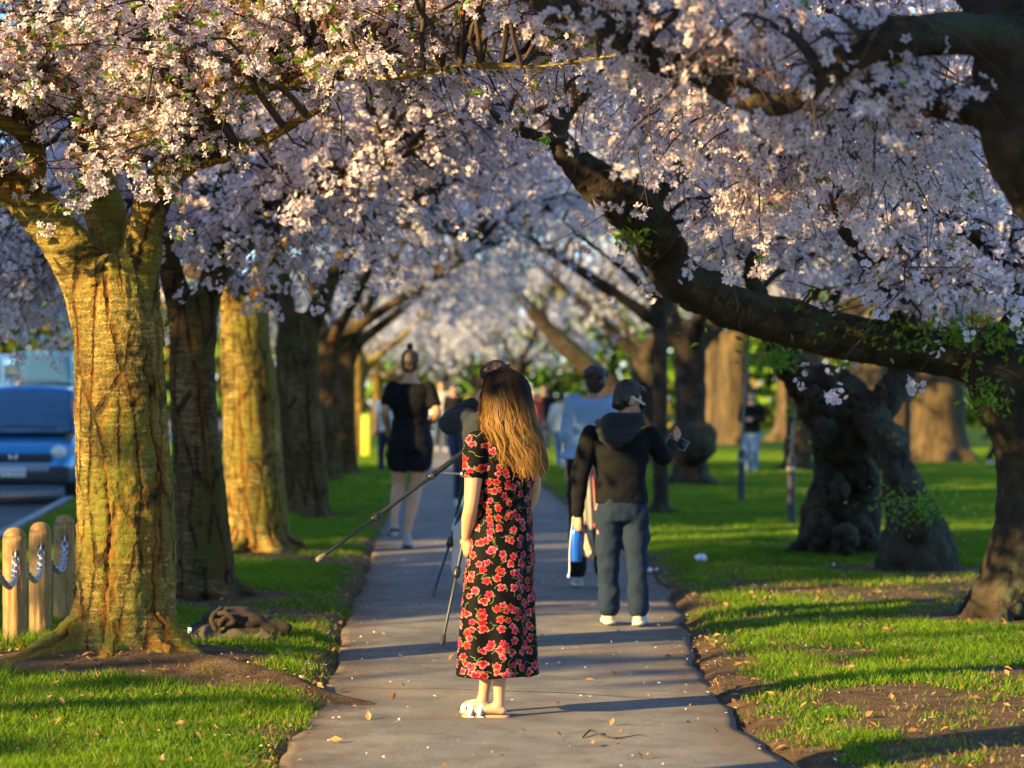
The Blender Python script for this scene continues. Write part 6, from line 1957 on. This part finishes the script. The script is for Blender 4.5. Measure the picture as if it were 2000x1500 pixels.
# ---- cars
def car_paint(name, col, rough=.22):
    return simple(name, col, rough, .04, 3, **{'Metallic': .35, 'Coat Weight': .6})
MAT_GLASS = simple('car_glass', (.04, .10, .17), .06, .05, **{'Specular IOR Level': .6, 'Coat Weight': .5})
MAT_TRIM = simple('car_black_trim', (.018, .019, .021), .5)
MAT_LAMP = simple('lamp_lens', (.75, .74, .66), .12, .05, **{'Coat Weight': .5})
MAT_AMBER = simple('amber_lens', (.7, .22, .06), .2)
MAT_PLATE = simple('plate_white', (.78, .78, .76), .5, .02)
MAT_CHROME = simple('chrome_badge', (.75, .76, .78), .18, .03, **{'Metallic': 1.0})
def car(label, x, y, yaw, paint, W_=1.70, H=1.68, Ln=4.1, hood=.98, belt=.98, hoodL=1.0, plate=None, group='cars parked along the street', trim=True, roofw=.80):
    """front faces -y before the yaw; y = front end"""
    z0 = -.07 + float(elev(np.array([x]), np.array([y]))[0])
    t = thing('parked_car', label, 'car', (x, y, z0), group)
    t.rotation_euler = (0, 0, yaw)
    t.scale = (1.05, 1.0, 1.05)
    hw = W_ / 2
    # body shell sections along the length: y, half width, sill, shoulder
    secs = [(0.02, hw * .78, .36, .60), (.06, hw * .88, .28, .72), (.22, hw * .965, .24, .84), (.55, hw * .99, .22, hood * .93), (hoodL, hw, .22, hood), (1.8, hw, .22, belt + .02), (Ln - .9, hw, .22, belt + .05), (Ln - .12, hw * .96, .26, belt + .04), (Ln, hw * .9, .34, belt - .05)]
    V = []
    a = np.linspace(0, 2 * np.pi, 32, endpoint=False)
    for (yy, w, zb, zt) in secs:
        e = 2 / 5.0
        c_, s_ = np.cos(a), np.sin(a)
        V.append(np.stack([np.sign(c_) * np.abs(c_) ** e * w, np.full(32, yy), (zb + zt) / 2 + np.sign(s_) * np.abs(s_) ** e * (zt - zb) / 2], -1))
    Vb, Fb = loft(np.array(V))
    part('body', Vb, Fb, paint, t, local=True)
    # cabin: glass block with painted roof and pillars
    ys = [(hoodL - .10, hw * .90, belt - .03, belt + .02), (hoodL + .18, hw * .88, belt - .03, belt + .30), (hoodL + .52, hw * .84, belt - .03, H - .10), (hoodL + .75, hw * .82, belt - .03, H - .045), (Ln - .7, hw * .82, belt - .03, H - .04), (Ln - .2, hw * .82, belt - .03, H - .16), (Ln - .06, hw * .84, belt - .03, belt + .2)]
    V = []
    for (yy, w, zb, zt) in ys:
        row = []
        for (u_, v_) in ((1, 0), (1.0, .5), (roofw + .12, .86), (roofw, 1.0), (.3, 1.03), (-.3, 1.03), (-roofw, 1.0), (-roofw - .12, .86), (-1.0, .5), (-1, 0)):
            row.append((u_ * w, yy, zb + (zt - zb) * v_))
        V.append(row)
    Vc, Fc = loft(np.array(V))
    part('cabin_glass', Vc, Fc, MAT_GLASS, t, local=True)
    rows = []
    for (yy, w, zb, zt) in ys[2:6]:
        rows.append([(u_ * w, yy + dy, zb + (zt - zb) * v_ + .012) for (u_, v_, dy) in ((roofw + .10, .9, 0), (roofw, 1.0, 0), (.3, 1.035, 0), (-.3, 1.035, 0), (-roofw, 1.0, 0), (-roofw - .10, .9, 0))] + [(u_ * w, yy, zb + (zt - zb) * .95) for u_ in (-roofw * .9, -.3, .3, roofw * .9)])
    part('roof', *loft(np.array(rows)), paint, t, local=True)
    for sg in (-1, 1):
        part('pillar', *tube([(sg * hw * .915, hoodL - .14, belt), (sg * hw * .89, hoodL + .17, belt + .30), (sg * hw * .80, hoodL + .53, H - .11), (sg * hw * .78, hoodL + .8, H - .075)], [.04, .036, .034, .03], 10, .08), paint, t, local=True)
        part('headlight', *ellipsoid((sg * hw * .72, .115, .745), (.115, .09, .105), None, 18, 12), MAT_LAMP, t, local=True)
        part('indicator', *ellipsoid((sg * hw * .55, .055, .70), (.05, .04, .035), None, 12, 8), MAT_AMBER, t, local=True)
        part('fog_lamp', *ellipsoid((sg * hw * .62, -.005, .44), (.06, .03, .055), None, 14, 8), MAT_LAMP, t, local=True)
        mr = part('mirror', *rbox((sg * (hw + .09), hoodL + .22, belt + .12), (.16, .09, .12), .03), paint, t, local=True)
        for yy in (.72, Ln - .75):
            w_ = part('wheel', *tube([(sg * (hw - .19), yy, .30), (sg * (hw - .01), yy, .30)], [.30, .30], 28, None, None, False), RUBBER, t, local=True)
            part('hub_cap', *tube([(sg * (hw - .03), yy, .30), (sg * (hw + .004), yy, .30)], [.19, .17], 20, None, None, False), METAL, w_, local=True)
    part('bumper', *rbox((0, .04, .42), (W_ * .93, .26, .26), .06), MAT_TRIM, t, local=True)
    part('lower_lip', *rbox((0, .0, .26), (W_ * .74, .12, .06), .02), simple('lip_' + paint.name, (.05, .11, .17), .5), t, local=True)
    g = part('grille', *rbox((0, -.005, .675), (W_ * .62, .07, .12), .025), MAT_TRIM, t, local=True)
    ring = part('emblem', *merge(tube([(-.045, -.05, .72), (-.04, -.05, .635)], .009, 8), tube([(.045, -.05, .72), (.04, -.05, .635)], .009, 8), tube([(-.04, -.05, .675), (.04, -.05, .675)], .008, 8)), MAT_CHROME, t, local=True)
    part('wiper', *tube([(-.45, hoodL - .16, belt + .06), (0, hoodL - .19, belt + .08), (.5, hoodL - .14, belt + .06)], .012, 6), MAT_TRIM, t, local=True)
    part('bumper_bar', *rbox((0, -.03, .525), (W_ * .60, .12, .14), .03), simple('grey_bar_' + paint.name, (.26, .29, .34), .5), t, local=True)
    if plate:
        pl = part('number_plate', *rbox((.0, -.105, .47), (.36, .02, .125), .004), MAT_PLATE, t, local=True)
        cu = bpy.data.curves.new('plate_text', 'FONT')
        cu.body = plate
        cu.size = .105
        cu.align_x = 'CENTER'; cu.align_y = 'CENTER'
        cu.extrude = .001
        tmp = bpy.data.objects.new('plate_text_curve', cu)
        COL.objects.link(tmp)
        me = bpy.data.meshes.new_from_object(tmp.evaluated_get(bpy.context.evaluated_depsgraph_get()))
        bpy.data.objects.remove(tmp)
        o = obj('plate_text', me, MAT_TRIM, pl, kind='stuff')
        o.location = (0, -.1165, .47)
        o.rotation_euler = (R(90), 0, 0)
        o.scale = (.8, 1.0, 1)
    return t
car('blue compact van with round headlights parked at the kerb behind the mossy trunk', -7.42, 36.0, R(4), car_paint('blue_car_paint', (.03, .24, .46)), 1.72, 1.72, 4.0, .98, 1.04, .95, 'D5TKDD')
car('pale blue van roof showing above the blue car', -13.05, 57.0, R(3), car_paint('pale_blue_paint', (.16, .36, .55)), 1.9, 2.12, 4.6, 1.2, 1.35, .8)
car('darker blue van farther down beside the pale blue one', -13.0, 66.0, R(3), car_paint('mid_blue_paint', (.05, .24, .42)), 1.9, 2.3, 4.6, 1.2, 1.45, .8)
car('silver car farther along the kerb behind the blue one', -9.0, 47.5, R(4), car_paint('silver_paint', (.55, .58, .62)), 1.72, 1.5, 4.2, .95, .95, 1.1)

# ---- bag on the grass
bgx, bgy = (455 - 1000) * 14.75 / F, 14.75
zb = float(ground_z(np.array([bgx]), np.array([bgy]))[0])
t = thing('backpack', 'dark brown backpack lying flat on the lit grass with its straps loose', 'bag', (bgx, bgy, zb))
t.scale = (1.2, 1.1, 1.1)
BAGM = cloth('bag_canvas', (.035, .026, .02), sheen=.02)
V, Fq, N = remesh([ellipsoid((-.02, .02, .10), (.15, .13, .075)), ellipsoid((.06, .0, .085), (.15, .12, .06)), ellipsoid((-.1, .0, .045), (.13, .11, .05)), tube([(.05, -.02, .09), (.16, -.04, .07), (.27, -.03, .05)], [.055, .045, .036], 14, .03), ellipsoid((.03, 0, .03), (.24, .15, .045))], .009, 3)
V = V + N * (.012 * fbm(V * 14, 3, 3) + .004 * np.sin(V[:, 0] * 70 + 5 * V[:, 2] * 20))[:, None]
part('sack', V, Fq, BAGM, t, local=True)
FLAPM = cloth('bag_olive', (.075, .062, .042), sheen=.05)
u_ = np.linspace(0, 1, 26)
gu, gv = np.meshgrid(u_, np.linspace(0, 1, 12), indexing='ij')
fx_ = -.27 + .52 * gu
fy_ = -.19 + .12 * gv
fz_ = .012 + .075 * gv * np.sin(np.pi * np.clip(gu * .95 + .05, 0, 1)) ** .7 + .010 * np.sin(gu * 22 + gv * 3)
Vf = np.stack([fx_, fy_, fz_], -1).reshape(-1, 3)
i = np.arange(25)[:, None] * 12; j = np.arange(11)[None]
Qf = np.stack([i + j, i + 12 + j, i + 12 + j + 1, i + j + 1], -1).reshape(-1, 4)
V2 = np.vstack([Vf, Vf - A3(0, -.004, .008)])
part('flap', V2, [np.vstack([Qf, Qf[:, ::-1] + len(Vf)])], FLAPM, t, local=True)
for pts in ([(-.09, -.10, .13), (-.02, -.155, .15), (.02, -.15, .10), (-.06, -.14, .08)], [(-.05, -.1, .17), (-.09, -.15, .12), (-.07, -.16, .06)], [(.04, -.12, .13), (-.03, -.16, .12), (-.05, -.155, .085)]):
    part('strap', *tube(pts, .014, 8, .02, squash=((0, 1, 0), .5)), cloth('strap_web', (.045, .034, .026), sheen=.02), t, local=True)
for pts in ([(-.22, -.05, .05), (-.29, -.06, .075), (-.34, -.08, .06), (-.37, -.09, .04)], [(-.22, -.09, .04), (-.3, -.11, .035), (-.36, -.12, .03)], [(-.2, -.16, .05), (-.17, -.2, .02), (-.15, -.24, -.005)]):
    part('cord', *tube(pts, .0045, 6, .02), PLASTIC_B, t, local=True)
part('buckle', *rbox((-.2, -.15, .055), (.018, .008, .03), .002), PLASTIC_W, t, local=True)

# ---- protected saplings on the lawn
for k, (px, py, d, top, lab) in enumerate(((1448, 985, 34.7, 690, 'slim sapling in a black guard in front of the standing man'), (1545, 1030, 28.3, 800, 'slim sapling in a black guard close to the knobbly tree'))):
    x = (px - 1000) * d / F
    t = thing('sapling', lab, 'young tree', (x, d, 0), 'guarded saplings on the lawn')
    H = (py - top) * d / F
    gh = (106 if k == 0 else 140) * d / F
    part('guard', *lathe([(.05, 0), (.052, .02), (.05, gh * .6), (.052, gh - .02), (.046, gh)], 16), simple('guard_black', (.025, .028, .03), .6), t, local=True)
    part('guard_strap', *lathe([(.053, gh * .78), (.055, gh * .79), (.055, gh * .84), (.053, gh * .85)], 16), simple('guard_strap', (.30, .27, .2), .8), t, local=True)
    lean = [.09, .05][k]
    part('stem', *tube([(0, 0, gh - .1), (.02, 0, gh + .4), (lean * .7, 0, H * .8), (lean, 0, H)], [.022, .018, .013, .007], 8, .1), simple('sapling_bark', (.20, .18, .14), .8), t, local=True)
    rr_ = np.random.default_rng(k)
    C = A3(lean, 0, H) + rr_.normal(size=(50, 3)) * A3(.1, .1, .14)
    V, Q, cl = leaf_quads(C, unit(rr_.normal(size=(50, 3))), .05 + .03 * rr_.random(50), rr_, .2)
    part('leaves', V, [Q], MAT_LEAF, t, local=True, col=cl, kind='stuff')

# ---- small things
d = 62.0
t = thing('marker_post', 'yellow green marker post in the sun beside the far end of the path', 'post', ((715 - 1000) * d / F, d, 0))
part('shaft', *rbox((0, 0, .55), (.24, .12, 1.1), .05), simple('yellow_plastic', (.62, .58, .04), .5), t, local=True)
part('cap', *rbox((0, 0, 1.12), (.26, .14, .06), .02), simple('lime_plastic', (.45, .55, .05), .5), t, local=True)

def stick(label, pts, r0, name='twig'):
    P = np.array(pts)
    o = part(name, *tube(P, np.linspace(r0, r0 * .4, len(P)), 7, .02), simple('dead_twig', (.05, .032, .02), .85), None)
    o['label'] = label; o['category'] = 'twig'
    return o
def g_at(px, py, lift=.006):
    d = dist_of(py)
    return A3((px - 1000) * d / F, d, lift + .009)
o = stick('crooked dead twig lying on the near asphalt', [g_at(1138, 1446), g_at(1154, 1438, .02), g_at(1172, 1444, .012), g_at(1205, 1447), g_at(1250, 1441), g_at(1262, 1444)], .0045)
pb = o.data
def litter(label, px, py, sx, sy, sz, n, seed, mat):
    r = np.random.default_rng(seed)
    d = dist_of(py)
    x = (px - 1000) * d / F
    z = float(ground_z(np.array([x]), np.array([d]))[0])
    S = [ellipsoid(A3(r.normal() * sx * .5, r.normal() * sy * .5, sz * (.5 + .4 * r.random())), A3(sx * .4, sy * .4, sz * .5) * (.6 + .6 * r.random()), rotz(r.random() * 3), 8, 6) for _ in range(n)]
    V, Fq, N = remesh(S, .012, 1)
    V = V + N * (.012 * fbm(V * 35, 2, seed))[:, None]
    o = part('crumpled_paper', V, Fq, mat, None, local=True)
    o.location = (x, d, z + .01)
    o['label'] = label; o['category'] = 'litter'
PAPER = simple('white_paper', (.75, .77, .8), .8, .06)
litter('crumpled white paper on bare earth beyond the path edge', 1364, 1108, .09, .08, .06, 9, 2, PAPER)
litter('small crumpled white paper at the path edge by the walker in jeans', 1270, 1121, .05, .06, .04, 6, 3, PAPER)
litter('little white scrap on the earth under the bent limb', 1628, 1116, .025, .03, .03, 4, 4, PAPER)
